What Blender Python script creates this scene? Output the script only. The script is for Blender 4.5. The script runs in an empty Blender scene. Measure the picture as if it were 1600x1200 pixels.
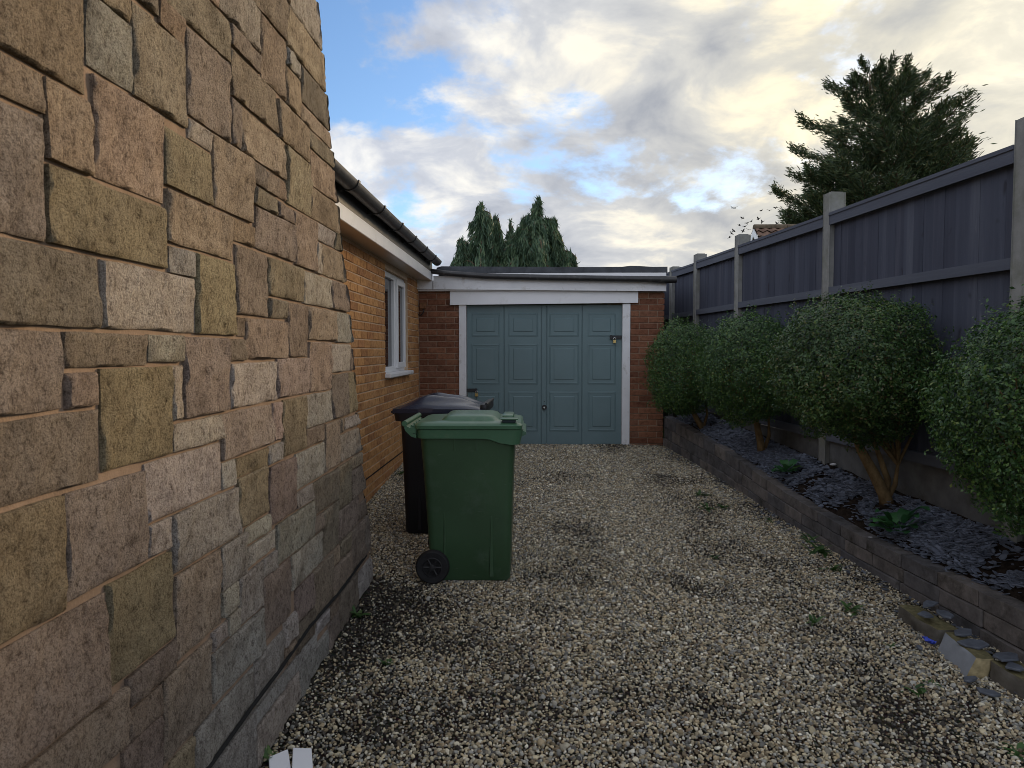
import bpy, bmesh, math, random
import numpy as np
from mathutils import Vector, Euler, noise as mnoise

random.seed(7)
rng = np.random.default_rng(11)
SC = bpy.context.scene
COL = SC.collection

# ------------------------------------------------------------------ camera
F, CX, CY = 1110.0, 800.0, 600.0
CAM = Vector((0.0, 0.0, 1.62))
PITCH, YAW = math.atan(52 / F), math.atan(36 / F)
cam_d = bpy.data.cameras.new("camera")
cam = bpy.data.objects.new("camera", cam_d)
COL.objects.link(cam)
cam.location = CAM
cam.rotation_euler = (math.pi / 2 - PITCH, 0, YAW)
cam_d.sensor_width = 36.0
cam_d.lens = F / 1600 * 36
cam_d.clip_start = 0.02
cam_d.clip_end = 2000
cam_d.dof.use_dof = True
cam_d.dof.focus_distance = 5.5
cam_d.dof.aperture_fstop = 9.0
SC.camera = cam
SC.cycles.filter_width = 0.9
ROT = cam.rotation_euler.to_matrix()

# ------------------------------------------------------------------ sky, sun, exposure
SUN_AZ, SUN_EL = math.radians(37), math.radians(17)
SUN_DIR = Vector((math.sin(SUN_AZ) * math.cos(SUN_EL), math.cos(SUN_AZ) * math.cos(SUN_EL), math.sin(SUN_EL)))
SKY_STRENGTH = 0.15
CLOUD_STRENGTH = 0.88
SUN_STRENGTH = 2.8
EXPOSURE = 0.38

world = bpy.data.worlds.new("World")
SC.world = world
world.use_nodes = True
wn, wl = world.node_tree.nodes, world.node_tree.links
wn.clear()


def N(nodes, t, **kw):
    n = nodes.new(t)
    for k, v in kw.items():
        if k.startswith("i_"):
            n.inputs[int(k[2:]) if k[2:].isdigit() else k[2:]].default_value = v
        else:
            setattr(n, k, v)
    return n


def build_world():
    out = N(wn, "ShaderNodeOutputWorld")
    tc = N(wn, "ShaderNodeTexCoord")
    sky = N(wn, "ShaderNodeTexSky", sky_type="NISHITA", sun_disc=False, sun_elevation=SUN_EL,
            sun_rotation=SUN_AZ, air_density=1.0, dust_density=0.6, ozone_density=4.0)
    bg_sky = N(wn, "ShaderNodeBackground", i_1=SKY_STRENGTH)
    wl.new(sky.outputs[0], bg_sky.inputs[0])
    sep = N(wn, "ShaderNodeSeparateXYZ")
    wl.new(tc.outputs["Generated"], sep.inputs[0])

    def m(op, a, b=None, c=None):
        n = N(wn, "ShaderNodeMath", operation=op)
        for i, v in enumerate((a, b, c)):
            if v is None:
                continue
            if isinstance(v, (int, float)):
                n.inputs[i].default_value = v
            else:
                wl.new(v, n.inputs[i])
        return n.outputs[0]

    z = m("MAXIMUM", sep.outputs[2], 0.0)
    den = m("ADD", z, 0.32)
    px, py = m("DIVIDE", sep.outputs[0], den), m("DIVIDE", sep.outputs[1], den)
    comb = N(wn, "ShaderNodeCombineXYZ", i_2=3.7)
    wl.new(px, comb.inputs[0]); wl.new(py, comb.inputs[1])
    n1 = N(wn, "ShaderNodeTexNoise", i_Scale=2.5, i_Detail=10.0, i_Roughness=0.58, i_Distortion=0.15)
    n2 = N(wn, "ShaderNodeTexNoise", i_Scale=4.0, i_Detail=9.0, i_Roughness=0.55, i_Distortion=0.35)
    wl.new(comb.outputs[0], n1.inputs["Vector"])
    mp = N(wn, "ShaderNodeMapping")
    mp.inputs["Location"].default_value = (4.1, 1.7, 2.0)
    wl.new(comb.outputs[0], mp.inputs[0]); wl.new(mp.outputs[0], n2.inputs["Vector"])

    def dot(v):
        d = N(wn, "ShaderNodeVectorMath", operation="DOT_PRODUCT")
        wl.new(tc.outputs["Generated"], d.inputs[0])
        d.inputs[1].default_value = Vector(v).normalized()
        return d.outputs["Value"]

    left = m("MAXIMUM", dot((-0.27, 1.0, 0.50)), 0.0)
    left = m("POWER", left, 26.0)
    sund = m("MAXIMUM", dot(SUN_DIR), 0.0)
    warm = m("POWER", sund, 5.0)
    core = m("POWER", sund, 40.0)
    away = m("MAXIMUM", m("MULTIPLY", dot(SUN_DIR), -1.0), 0.0)
    cov = m("SUBTRACT", m("SUBTRACT", m("ADD", n1.outputs[0], 0.125), m("MULTIPLY", left, 0.19)), m("MULTIPLY", away, 0.05))
    mask = N(wn, "ShaderNodeMapRange", interpolation_type="SMOOTHSTEP", i_1=0.40, i_2=0.52)
    wl.new(cov, mask.inputs[0])
    # cloud brightness: thick parts grey-lavender, thin edges bright
    ramp = N(wn, "ShaderNodeValToRGB")
    cr = ramp.color_ramp
    cr.elements[0].position, cr.elements[0].color = 0.36, (0.83, 0.845, 0.87, 1)
    cr.elements[1].position, cr.elements[1].color = 0.68, (0.33, 0.37, 0.47, 1)
    e = cr.elements.new(0.48); e.color = (0.54, 0.585, 0.69, 1)
    wl.new(n2.outputs[0], ramp.inputs[0])
    tint = N(wn, "ShaderNodeMix", data_type="RGBA", blend_type="MULTIPLY")
    tint.inputs[7].default_value = (1.10, 0.96, 0.68, 1)
    wf = m("MULTIPLY", warm, m("SUBTRACT", 1.22, n2.outputs[0]))
    wf = m("MINIMUM", m("MULTIPLY", wf, 1.5), 1.0)
    wl.new(wf, tint.inputs[0]); wl.new(ramp.outputs[0], tint.inputs[6])
    bg_cl = N(wn, "ShaderNodeBackground")
    wl.new(tint.outputs[2], bg_cl.inputs[0])
    st = m("MULTIPLY", m("ADD", m("ADD", 1.0, m("ADD", m("MULTIPLY", warm, 0.16), m("MULTIPLY", away, 1.2))), m("MULTIPLY", core, 0.28)), CLOUD_STRENGTH)
    wl.new(st, bg_cl.inputs[1])
    mix = N(wn, "ShaderNodeMixShader")
    wl.new(mask.outputs[0], mix.inputs[0]); wl.new(bg_sky.outputs[0], mix.inputs[1]); wl.new(bg_cl.outputs[0], mix.inputs[2])
    wl.new(mix.outputs[0], out.inputs[0])


build_world()
sun_d = bpy.data.lights.new("sun", "SUN")
sun_d.energy = SUN_STRENGTH
sun_d.angle = math.radians(9)
sun_d.color = (1.0, 0.74, 0.45)
sun = bpy.data.objects.new("sun", sun_d)
COL.objects.link(sun)
sun.rotation_euler = SUN_DIR.to_track_quat("Z", "Y").to_euler()
SC.view_settings.view_transform = "Standard"
SC.view_settings.look = "None"
SC.view_settings.exposure = EXPOSURE
SC.view_settings.gamma = 1.0
SC.view_settings.use_curve_mapping = False


# ------------------------------------------------------------------ helpers
def ray(u, v):
    return ROT @ Vector(((u - CX) / F, -(v - CY) / F, -1.0))


def on_x(u, v, x):
    d = ray(u, v)
    return CAM + d * ((x - CAM.x) / d.x)


def on_y(u, v, y):
    d = ray(u, v)
    return CAM + d * ((y - CAM.y) / d.y)


def gz(y):
    return 0.05 * y


def wloc(o):
    p = Vector((0, 0, 0))
    while o is not None:
        p = p + o.location
        o = o.parent
    return p


def tag(o, label=None, cat=None, group=None, kind=None):
    for k, v in (("label", label), ("category", cat), ("group", group), ("kind", kind)):
        if v:
            o[k] = v
    return o


def thing(name, label, cat, loc=(0, 0, 0), rz=0.0, group=None):
    o = bpy.data.objects.new(name, None)
    o.empty_display_size = 0.1
    COL.objects.link(o)
    o.location = loc
    o.rotation_euler = (0, 0, rz)
    return tag(o, label, cat, group)


def mesh_np(name, verts, faces, mat, smooth=False):
    me = bpy.data.meshes.new(name)
    me.from_pydata([tuple(v) for v in verts], [], [tuple(f) for f in faces])
    if mat:
        me.materials.append(mat)
    if smooth:
        me.polygons.foreach_set("use_smooth", [True] * len(me.polygons))
    me.update()
    return me


def link(name, me, parent=None, loc=None):
    o = bpy.data.objects.new(name, me)
    COL.objects.link(o)
    if parent is not None:
        o.parent = parent
    if loc is not None:
        o.location = loc
    return o


class MB:
    """collects shapes in world (or local) coordinates into one bmesh"""

    def __init__(self):
        self.bm = bmesh.new()

    def box(self, x0, x1, y0, y1, z0, z1, bev=0.0, seg=1):
        b = bmesh.new()
        bmesh.ops.create_cube(b, size=1.0)
        for v in b.verts:
            v.co = Vector(((x0 + x1) / 2 + v.co.x * (x1 - x0), (y0 + y1) / 2 + v.co.y * (y1 - y0), (z0 + z1) / 2 + v.co.z * (z1 - z0)))
        if bev > 0:
            bmesh.ops.bevel(b, geom=b.edges[:], offset=bev, segments=seg, affect="EDGES", profile=0.5)
        self.merge(b)
        return self

    def merge(self, b):
        me = bpy.data.meshes.new("tmp")
        b.to_mesh(me); b.free()
        self.bm.from_mesh(me)
        bpy.data.meshes.remove(me)

    def tube(self, pts, rad, seg=8, cap=True):
        pts = [Vector(p) for p in pts]
        if isinstance(rad, (int, float)):
            rad = [rad] * len(pts)
        rings, prev = [], None
        for i, p in enumerate(pts):
            t = (pts[min(i + 1, len(pts) - 1)] - pts[max(i - 1, 0)]).normalized()
            ref = prev if prev is not None else (Vector((0, 0, 1)) if abs(t.z) < 0.9 else Vector((1, 0, 0)))
            a = t.cross(ref)
            if a.length < 1e-5:
                a = t.cross(Vector((0, 1, 0)))
            a.normalize()
            b = a.cross(t).normalized()
            prev = b
            rings.append([self.bm.verts.new(p + (a * math.cos(2 * math.pi * k / seg) + b * math.sin(2 * math.pi * k / seg)) * rad[i]) for k in range(seg)])
        for r0, r1 in zip(rings, rings[1:]):
            for k in range(seg):
                self.bm.faces.new((r0[k], r0[(k + 1) % seg], r1[(k + 1) % seg], r1[k]))
        if cap:
            self.bm.faces.new(rings[0][::-1]); self.bm.faces.new(rings[-1])
        return self

    def loft(self, rings, cap0=True, cap1=True):
        vs = [[self.bm.verts.new(p) for p in r] for r in rings]
        n = len(vs[0])
        for a, b in zip(vs, vs[1:]):
            for k in range(n):
                self.bm.faces.new((a[k], a[(k + 1) % n], b[(k + 1) % n], b[k]))
        if cap0:
            self.bm.faces.new(vs[0][::-1])
        if cap1:
            self.bm.faces.new(vs[-1])
        return self

    def poly(self, pts):
        self.bm.faces.new([self.bm.verts.new(p) for p in pts])
        return self

    def prism(self, pts, off):
        off = Vector(off)
        a = [self.bm.verts.new(p) for p in pts]
        b = [self.bm.verts.new(Vector(p) + off) for p in pts]
        n = len(a)
        self.bm.faces.new(a[::-1]); self.bm.faces.new(b)
        for k in range(n):
            self.bm.faces.new((a[k], a[(k + 1) % n], b[(k + 1) % n], b[k]))
        return self

    def build(self, name, mat, parent=None, smooth=False, world=True, angle=None):
        bmesh.ops.recalc_face_normals(self.bm, faces=self.bm.faces[:])
        me = bpy.data.meshes.new(name)
        if parent is not None and world:
            off = wloc(parent)
            for v in self.bm.verts:
                v.co -= off
        self.bm.to_mesh(me)
        self.bm.free()
        if mat:
            me.materials.append(mat)
        if smooth:
            me.polygons.foreach_set("use_smooth", [True] * len(me.polygons))
            if angle:
                me.set_sharp_from_angle(angle=math.radians(angle))
        return link(name, me, parent)


def quads_mesh(name, V, mat, nv=4):
    """V: (n, nv, 3) separate polygons"""
    n = V.shape[0]
    me = bpy.data.meshes.new(name)
    me.vertices.add(n * nv)
    me.vertices.foreach_set("co", V.reshape(-1).astype(np.float32))
    me.loops.add(n * nv)
    me.loops.foreach_set("vertex_index", np.arange(n * nv, dtype=np.int32))
    me.polygons.add(n)
    me.polygons.foreach_set("loop_start", np.arange(0, n * nv, nv, dtype=np.int32))
    me.polygons.foreach_set("loop_total", np.full(n, nv, dtype=np.int32))
    me.materials.append(mat)
    me.update(calc_edges=True)
    me.validate()
    return me


# ------------------------------------------------------------------ materials
class Mat:
    def __init__(self, name, rough=0.7, spec=0.3):
        self.m = bpy.data.materials.new(name)
        self.m.use_nodes = True
        self.n, self.l = self.m.node_tree.nodes, self.m.node_tree.links
        self.b = self.n["Principled BSDF"]
        self.b.inputs["Roughness"].default_value = rough
        self.b.inputs["Specular IOR Level"].default_value = spec
        self._pos = None

    def pos(self, obj=True):
        if self._pos is None:
            tc = N(self.n, "ShaderNodeTexCoord")
            oi = N(self.n, "ShaderNodeObjectInfo")
            self.oi = oi
            add = N(self.n, "ShaderNodeVectorMath", operation="ADD")
            sc = N(self.n, "ShaderNodeMath", operation="MULTIPLY", i_1=37.0)
            self.l.new(oi.outputs["Random"], sc.inputs[0])
            self.l.new(tc.outputs["Object"], add.inputs[0])
            self.l.new(sc.outputs[0], add.inputs[1])
            self._pos = add.outputs[0]
        return self._pos

    def geo(self):
        g = N(self.n, "ShaderNodeNewGeometry")
        return g

    def noise(self, scale, detail=4, rough=0.55, stretch=None, vec=None, dist=0.0):
        t = N(self.n, "ShaderNodeTexNoise", i_Scale=scale, i_Detail=detail, i_Roughness=rough, i_Distortion=dist)
        v = vec if vec is not None else self.pos()
        if stretch:
            mp = N(self.n, "ShaderNodeMapping")
            mp.inputs["Scale"].default_value = stretch
            self.l.new(v, mp.inputs[0])
            v = mp.outputs[0]
        self.l.new(v, t.inputs["Vector"])
        return t.outputs["Fac"]

    def ramp(self, fac, stops):
        r = N(self.n, "ShaderNodeValToRGB")
        cr = r.color_ramp
        while len(cr.elements) < len(stops):
            cr.elements.new(0.5)
        for e, (p, c) in zip(cr.elements, stops):
            e.position = p
            e.color = (*c, 1) if len(c) == 3 else c
        self.l.new(fac, r.inputs[0])
        return r.outputs[0]

    def mix(self, fac, a, b, mode="MIX"):
        n = N(self.n, "ShaderNodeMix", data_type="RGBA", blend_type=mode)
        for i, v in ((0, fac), (6, a), (7, b)):
            if isinstance(v, (int, float)):
                n.inputs[i].default_value = v
            elif isinstance(v, tuple):
                n.inputs[i].default_value = (*v, 1) if len(v) == 3 else v
            else:
                self.l.new(v, n.inputs[i])
        return n.outputs[2]

    def math(self, op, a, b=None):
        n = N(self.n, "ShaderNodeMath", operation=op)
        for i, v in enumerate((a, b)):
            if v is None:
                continue
            if isinstance(v, (int, float)):
                n.inputs[i].default_value = v
            else:
                self.l.new(v, n.inputs[i])
        return n.outputs[0]

    def col(self, c):
        if isinstance(c, tuple):
            self.b.inputs["Base Color"].default_value = (*c, 1)
        else:
            self.l.new(c, self.b.inputs["Base Color"])
        return self

    def rough(self, r):
        self.l.new(r, self.b.inputs["Roughness"])
        return self

    def bump(self, h, strength=0.5, dist=0.01, prev=None):
        b = N(self.n, "ShaderNodeBump", i_Strength=strength, i_Distance=dist)
        self.l.new(h, b.inputs["Height"])
        if prev is not None:
            self.l.new(prev, b.inputs["Normal"])
        self.l.new(b.outputs[0], self.b.inputs["Normal"])
        return b.outputs[0]


M = {}


def simple(key, base, rough=0.6, spec=0.3, var=0.18, nscale=6.0, bump=0.0, bscale=80.0, metallic=0.0, dirt=None, scratch=None):
    m = Mat(key, rough, spec)
    f = m.noise(nscale, 5)
    lo = tuple(c * (1 - var) for c in base)
    hi = tuple(min(1, c * (1 + var)) for c in base)
    c = m.ramp(f, [(0.3, lo), (0.7, hi)])
    if dirt:
        d = m.noise(dirt[1], 6, 0.65)
        c = m.mix(m.ramp(d, [(dirt[2], (0, 0, 0)), (dirt[3], (1, 1, 1))]), c, dirt[0])
    if scratch:
        sn = m.noise(26, 4, 0.6, scratch[1], dist=0.6)
        c = m.mix(m.ramp(sn, [(0.66, (0, 0, 0)), (0.72, (0.55, 0.55, 0.55))]), c, scratch[0])
    m.col(c)
    m.b.inputs["Metallic"].default_value = metallic
    if bump:
        m.bump(m.noise(bscale, 4), bump, 0.004)
    M[key] = m.m
    return m


def make_materials():
    # stone: per-object colour, pitted rock face
    m = Mat("rock_faced_stone", 0.9, 0.15)
    p = m.pos()
    big = m.noise(9, 4, 0.6)
    fine = m.noise(150, 6, 0.8, (1, 1, 0.8))
    pit = m.noise(55, 7, 0.78, (1, 1, 0.72))
    base = m.oi.outputs["Color"]
    c = m.mix(m.ramp(big, [(0.3, (0, 0, 0)), (0.72, (1, 1, 1))]), base, m.mix(1.0, base, (0.74, 0.72, 0.72), "MULTIPLY"))
    c = m.mix(m.ramp(pit, [(0.34, (1, 1, 1)), (0.50, (0, 0, 0))]), c, m.mix(1.0, c, (0.33, 0.30, 0.29), "MULTIPLY"))
    c = m.mix(m.ramp(fine, [(0.52, (0, 0, 0)), (0.72, (0.55, 0.55, 0.55))]), c, m.mix(1.0, c, (1.75, 1.70, 1.60), "MULTIPLY"))
    grit = m.noise(190, 3, 0.7)
    c = m.mix(m.ramp(grit, [(0.40, (0.75, 0.75, 0.75)), (0.50, (0, 0, 0))]), c, m.mix(1.0, c, (0.42, 0.40, 0.39), "MULTIPLY"))
    algae = m.noise(6, 7, 0.78)
    c = m.mix(m.ramp(algae, [(0.50, (0, 0, 0)), (0.66, (0.8, 0.8, 0.8))]), c, m.mix(1.0, c, (0.55, 0.53, 0.52), "MULTIPLY"))
    m.col(c)
    h = m.math("ADD", m.math("MULTIPLY", pit, 1.0), m.math("MULTIPLY", fine, 0.6))
    m.bump(h, 1.0, 0.020)
    M["stone"] = m.m

    m = Mat("mortar_orange", 0.95, 0.1)
    c = m.ramp(m.noise(14, 6, 0.65), [(0.3, (0.215, 0.155, 0.112)), (0.7, (0.315, 0.230, 0.168))])
    m.col(c); m.bump(m.noise(160, 4), 0.5, 0.005)
    M["mortar"] = m.m
    m = Mat("mortar_buff", 0.95, 0.1)
    m.col(m.ramp(m.noise(10, 6, 0.65), [(0.3, (0.46, 0.33, 0.22)), (0.7, (0.62, 0.47, 0.33))])); m.bump(m.noise(160, 4), 0.5, 0.004)
    M["brick_mortar"] = m.m
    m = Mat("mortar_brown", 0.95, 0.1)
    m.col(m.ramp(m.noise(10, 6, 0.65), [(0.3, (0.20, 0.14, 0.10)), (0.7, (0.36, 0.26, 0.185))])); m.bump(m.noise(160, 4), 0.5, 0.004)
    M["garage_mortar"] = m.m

    def brick(key, stops, island):
        m = Mat(key, 0.88, 0.15)
        p = m.pos()
        r = m.geo().outputs["Random Per Island"] if island else m.oi.outputs["Random"]
        c = m.ramp(r, stops)
        s = m.noise(30, 5, 0.65)
        c = m.mix(m.ramp(s, [(0.35, (1, 1, 1)), (0.55, (0, 0, 0))]), c, m.mix(1.0, c, (0.62, 0.58, 0.55), "MULTIPLY"))
        c = m.mix(m.ramp(m.noise(3, 5, 0.6), [(0.5, (0, 0, 0)), (0.75, (0.7, 0.7, 0.7))]), c, m.mix(1.0, c, (0.66, 0.62, 0.6), "MULTIPLY"))
        m.col(c)
        m.bump(m.noise(110, 5, 0.7, (1, 1, 0.5)), 0.55, 0.004)
        M[key] = m.m
    house = [(0.0, (0.35, 0.172, 0.080)), (0.25, (0.46, 0.235, 0.096)), (0.6, (0.55, 0.295, 0.120)), (0.85, (0.49, 0.262, 0.118)), (1.0, (0.42, 0.20, 0.088))]
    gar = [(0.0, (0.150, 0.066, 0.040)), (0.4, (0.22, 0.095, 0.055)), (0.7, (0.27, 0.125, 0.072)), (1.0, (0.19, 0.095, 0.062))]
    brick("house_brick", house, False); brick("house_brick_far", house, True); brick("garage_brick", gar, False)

    # pebbles: colour carried per instance
    m = Mat("pebble", 0.75, 0.3)
    at = N(m.n, "ShaderNodeAttribute", attribute_type="INSTANCER", attribute_name="tone")
    f = m.noise(120, 4, 0.6)
    m.col(m.mix(m.ramp(f, [(0.35, (1, 1, 1)), (0.6, (0, 0, 0))]), at.outputs["Color"], m.mix(1.0, at.outputs["Color"], (0.68, 0.66, 0.63), "MULTIPLY")))
    m.bump(m.noise(260, 4), 0.35, 0.002)
    M["pebble"] = m.m
    m = Mat("slate_chip", 0.55, 0.4)
    at = N(m.n, "ShaderNodeAttribute", attribute_type="INSTANCER", attribute_name="tone")
    m.col(m.mix(m.ramp(m.noise(60, 4), [(0.4, (0, 0, 0)), (0.7, (0.6, 0.6, 0.6))]), at.outputs["Color"], m.mix(1.0, at.outputs["Color"], (1.5, 1.45, 1.4), "MULTIPLY")))
    m.bump(m.noise(90, 4, 0.6, (1, 1, 5)), 0.4, 0.004)
    M["chip"] = m.m
    simple("slate", (0.095, 0.105, 0.125), 0.55, 0.4, 0.3, 20, 0.4, 90)

    m = Mat("driveway_grit", 0.95, 0.1)
    v = N(m.n, "ShaderNodeTexVoronoi", i_Scale=85.0)
    m.l.new(m.pos(), v.inputs["Vector"])
    big = m.noise(2.2, 6, 0.65)
    c = m.mix(m.ramp(big, [(0.40, (0, 0, 0)), (0.62, (1, 1, 1))]), (0.020, 0.017, 0.014), (0.060, 0.050, 0.037))
    c = m.mix(0.55, c, m.mix(1.0, c, v.outputs["Color"], "MULTIPLY"))
    m.col(c); m.bump(v.outputs["Distance"], 0.9, 0.01)
    M["grit"] = m.m
    m = Mat("bed_soil", 0.98, 0.05)
    m.col(m.ramp(m.noise(26, 7, 0.7), [(0.3, (0.012, 0.009, 0.007)), (0.7, (0.050, 0.037, 0.029))]))
    m.bump(m.noise(60, 6, 0.7), 1.0, 0.02)
    M["soil"] = m.m
    m = Mat("rough_grass", 0.95, 0.1)
    m.col(m.ramp(m.noise(3, 7, 0.7), [(0.3, (0.035, 0.050, 0.018)), (0.7, (0.075, 0.095, 0.035))]))
    M["grass"] = m.m

    # fence boards: stained, weathered
    m = Mat("stained_board", 0.85, 0.15)
    g = m.noise(7, 7, 0.65, (1, 1, 0.05))
    g2 = m.noise(60, 5, 0.6, (1, 1, 0.02))
    c = m.ramp(g, [(0.25, (0.044, 0.049, 0.070)), (0.55, (0.068, 0.075, 0.102)), (0.8, (0.120, 0.129, 0.158))])
    r = m.oi.outputs["Random"]
    c = m.mix(1.0, c, m.ramp(r, [(0, (0.88, 0.86, 0.86)), (1, (1.10, 1.1, 1.08))]), "MULTIPLY")
    streak = m.noise(11, 5, 0.7, (1, 1, 0.10))
    c = m.mix(m.ramp(streak, [(0.66, (0, 0, 0)), (0.78, (0.5, 0.5, 0.5))]), c, (0.24, 0.24, 0.25))
    c = m.mix(m.ramp(m.noise(9, 2, 0.4, (1, 1, 0.6)), [(0.70, (0, 0, 0)), (0.76, (0.7, 0.7, 0.7))]), c, (0.030, 0.028, 0.034))
    m.col(c); m.bump(g2, 0.7, 0.004)
    M["board"] = m.m
    m = Mat("stained_rail", 0.85, 0.15)
    g = m.noise(7, 7, 0.65, (0.05, 0.05, 1))
    c = m.ramp(g, [(0.25, (0.070, 0.076, 0.100)), (0.55, (0.105, 0.114, 0.140)), (0.8, (0.18, 0.19, 0.21))])
    m.col(c); m.bump(m.noise(60, 5, 0.6, (0.03, 0.03, 1)), 0.5, 0.003)
    M["rail"] = m.m
    m = Mat("fence_concrete", 0.9, 0.15)
    c = m.ramp(m.noise(8, 6, 0.65), [(0.3, (0.185, 0.185, 0.175)), (0.7, (0.285, 0.285, 0.27))])
    c = m.mix(m.ramp(m.noise(3, 7, 0.7), [(0.52, (0, 0, 0)), (0.70, (0.7, 0.7, 0.7))]), c, (0.15, 0.155, 0.105))
    m.col(c); m.bump(m.noise(140, 4), 0.4, 0.003)
    M["concrete"] = m.m
    m = Mat("walling_block", 0.92, 0.12)
    p = m.pos()
    c = m.ramp(m.noise(9, 6, 0.7), [(0.25, (0.075, 0.071, 0.068)), (0.55, (0.155, 0.145, 0.138)), (0.8, (0.240, 0.222, 0.210))])
    c = m.mix(1.0, c, m.ramp(m.oi.outputs["Random"], [(0, (0.70, 0.72, 0.78)), (1, (1.12, 1.05, 1.0))]), "MULTIPLY")
    c = m.mix(m.ramp(m.noise(4, 6, 0.7), [(0.52, (0, 0, 0)), (0.68, (0.85, 0.85, 0.85))]), c, (0.035, 0.032, 0.024))
    m.col(c); m.bump(m.noise(70, 5, 0.65), 0.6, 0.006)
    M["block"] = m.m
    m = Mat("mossy_block", 0.95, 0.1)
    nrm = N(m.n, "ShaderNodeSeparateXYZ")
    m.l.new(m.geo().outputs["Normal"], nrm.inputs[0])
    moss = m.math("MULTIPLY", m.math("ADD", nrm.outputs[2], 0.25), m.math("ADD", m.noise(14, 6, 0.7), 0.35))
    c = m.mix(m.ramp(moss, [(0.35, (0, 0, 0)), (0.75, (1, 1, 1))]), m.ramp(m.noise(12, 6), [(0.3, (0.10, 0.09, 0.075)), (0.7, (0.19, 0.175, 0.15))]),
              m.ramp(m.noise(40, 5), [(0.3, (0.095, 0.085, 0.045)), (0.7, (0.19, 0.165, 0.085))]))
    m.col(c); m.bump(m.noise(80, 6, 0.7), 0.8, 0.008)
    M["mossy"] = m.m
    simple("dark_concrete", (0.135, 0.138, 0.140), 0.9, 0.15, 0.25, 7, 0.4, 120, dirt=((0.07, 0.07, 0.055), 3, 0.50, 0.72))
    simple("kerb_grey", (0.25, 0.265, 0.285), 0.9, 0.15, 0.2, 9, 0.4, 120, dirt=((0.30, 0.29, 0.26), 9, 0.60, 0.80))
    simple("lichen_end", (0.33, 0.27, 0.15), 0.95, 0.1, 0.35, 30, 0.6, 90)

    simple("white_upvc", (0.78, 0.78, 0.78), 0.35, 0.5, 0.04, 3, dirt=((0.55, 0.53, 0.48), 4, 0.60, 0.85))
    simple("white_paint", (0.74, 0.74, 0.74), 0.6, 0.3, 0.06, 5, 0.15, 60, dirt=((0.42, 0.38, 0.33), 9, 0.58, 0.82))
    simple("soffit_bounce_tint", (0.55, 0.47, 0.38), 0.28, 0.5, 0.06, 4)  # white soffit with the brown of bounced light put into its colour
    simple("gutter_black", (0.028, 0.027, 0.027), 0.42, 0.5, 0.3, 9, dirt=((0.10, 0.095, 0.085), 14, 0.55, 0.75))
    simple("roof_felt", (0.075, 0.08, 0.088), 0.9, 0.2, 0.3, 8, 0.6, 130)
    simple("door_paint", (0.128, 0.194, 0.204), 0.42, 0.4, 0.07, 2.5, 0.08, 40)
    simple("hollow_dark", (0.03, 0.045, 0.05), 0.7, 0.2)  # dark colour put in for shade inside the lid recess and lock hole
    simple("black_metal", (0.015, 0.015, 0.016), 0.45, 0.5)
    simple("brass", (0.50, 0.36, 0.14), 0.35, 0.5, 0.15, 30, metallic=0.9)
    simple("chrome", (0.7, 0.7, 0.7), 0.25, 0.5, metallic=1.0)
    simple("rusty", (0.20, 0.10, 0.05), 0.85, 0.2, 0.4, 30)
    simple("dark_glass", (0.012, 0.014, 0.016), 0.04, 0.9, 0.1)
    simple("green_plastic", (0.036, 0.078, 0.037), 0.45, 0.35, 0.16, 3.0, 0.12, 220, dirt=((0.062, 0.100, 0.066), 7, 0.54, 0.8), scratch=((0.085, 0.120, 0.085), (0.35, 1, 1.6)))
    simple("green_lid", (0.058, 0.140, 0.078), 0.33, 0.45, 0.10, 3.0, 0.10, 220, dirt=((0.12, 0.19, 0.12), 8, 0.58, 0.8))
    simple("black_plastic", (0.011, 0.011, 0.014), 0.45, 0.4, 0.2, 4, 0.1, 220)
    simple("black_lid", (0.015, 0.019, 0.038), 0.26, 0.5, 0.2, 4)
    simple("tyre", (0.013, 0.013, 0.014), 0.7, 0.3, 0.3, 20, 0.2, 90)
    simple("hub_black", (0.018, 0.018, 0.019), 0.5, 0.4)
    simple("white_plastic", (0.80, 0.81, 0.84), 0.35, 0.5, 0.04, 4)
    simple("blue_plastic", (0.02, 0.05, 0.42), 0.35, 0.5, 0.2, 20)
    simple("dpc_black", (0.014, 0.014, 0.014), 0.8, 0.2)
    simple("bird_black", (0.02, 0.02, 0.022), 0.9, 0.1)
    simple("ridge_tile", (0.115, 0.088, 0.060), 0.9, 0.15, 0.35, 5, 0.3, 40)
    simple("pantile", (0.145, 0.092, 0.066), 0.9, 0.15, 0.45, 4, 0.3, 40)
    simple("render_pale", (0.55, 0.56, 0.55), 0.8, 0.2)
    simple("concrete_tile", (0.10, 0.075, 0.06), 0.9, 0.15, 0.3, 6, 0.3, 50)

    def leaf(key, stops, rough=0.42, trans=0.25, single=False):
        m = Mat(key, rough, 0.45)
        m.pos()
        r = m.oi.outputs["Random"] if single else m.geo().outputs["Random Per Island"]
        c = m.ramp(r, stops)
        big = m.noise(3.5, 3)
        c = m.mix(1.0, c, m.ramp(big, [(0.3, (0.72, 0.76, 0.8)), (0.7, (1.2, 1.15, 1.0))]), "MULTIPLY")
        m.col(c)
        tr = N(m.n, "ShaderNodeBsdfTranslucent")
        m.l.new(c, tr.inputs[0])
        mx = N(m.n, "ShaderNodeMixShader", i_0=trans)
        m.l.new(m.b.outputs[0], mx.inputs[1]); m.l.new(tr.outputs[0], mx.inputs[2])
        m.l.new(mx.outputs[0], m.n["Material Output"].inputs[0])
        M[key] = m.m
    leaf("bush_leaf", [(0, (0.022, 0.062, 0.019)), (0.5, (0.050, 0.118, 0.031)), (0.8, (0.086, 0.172, 0.041)), (0.95, (0.140, 0.220, 0.052)), (1.0, (0.22, 0.26, 0.080))])
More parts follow.
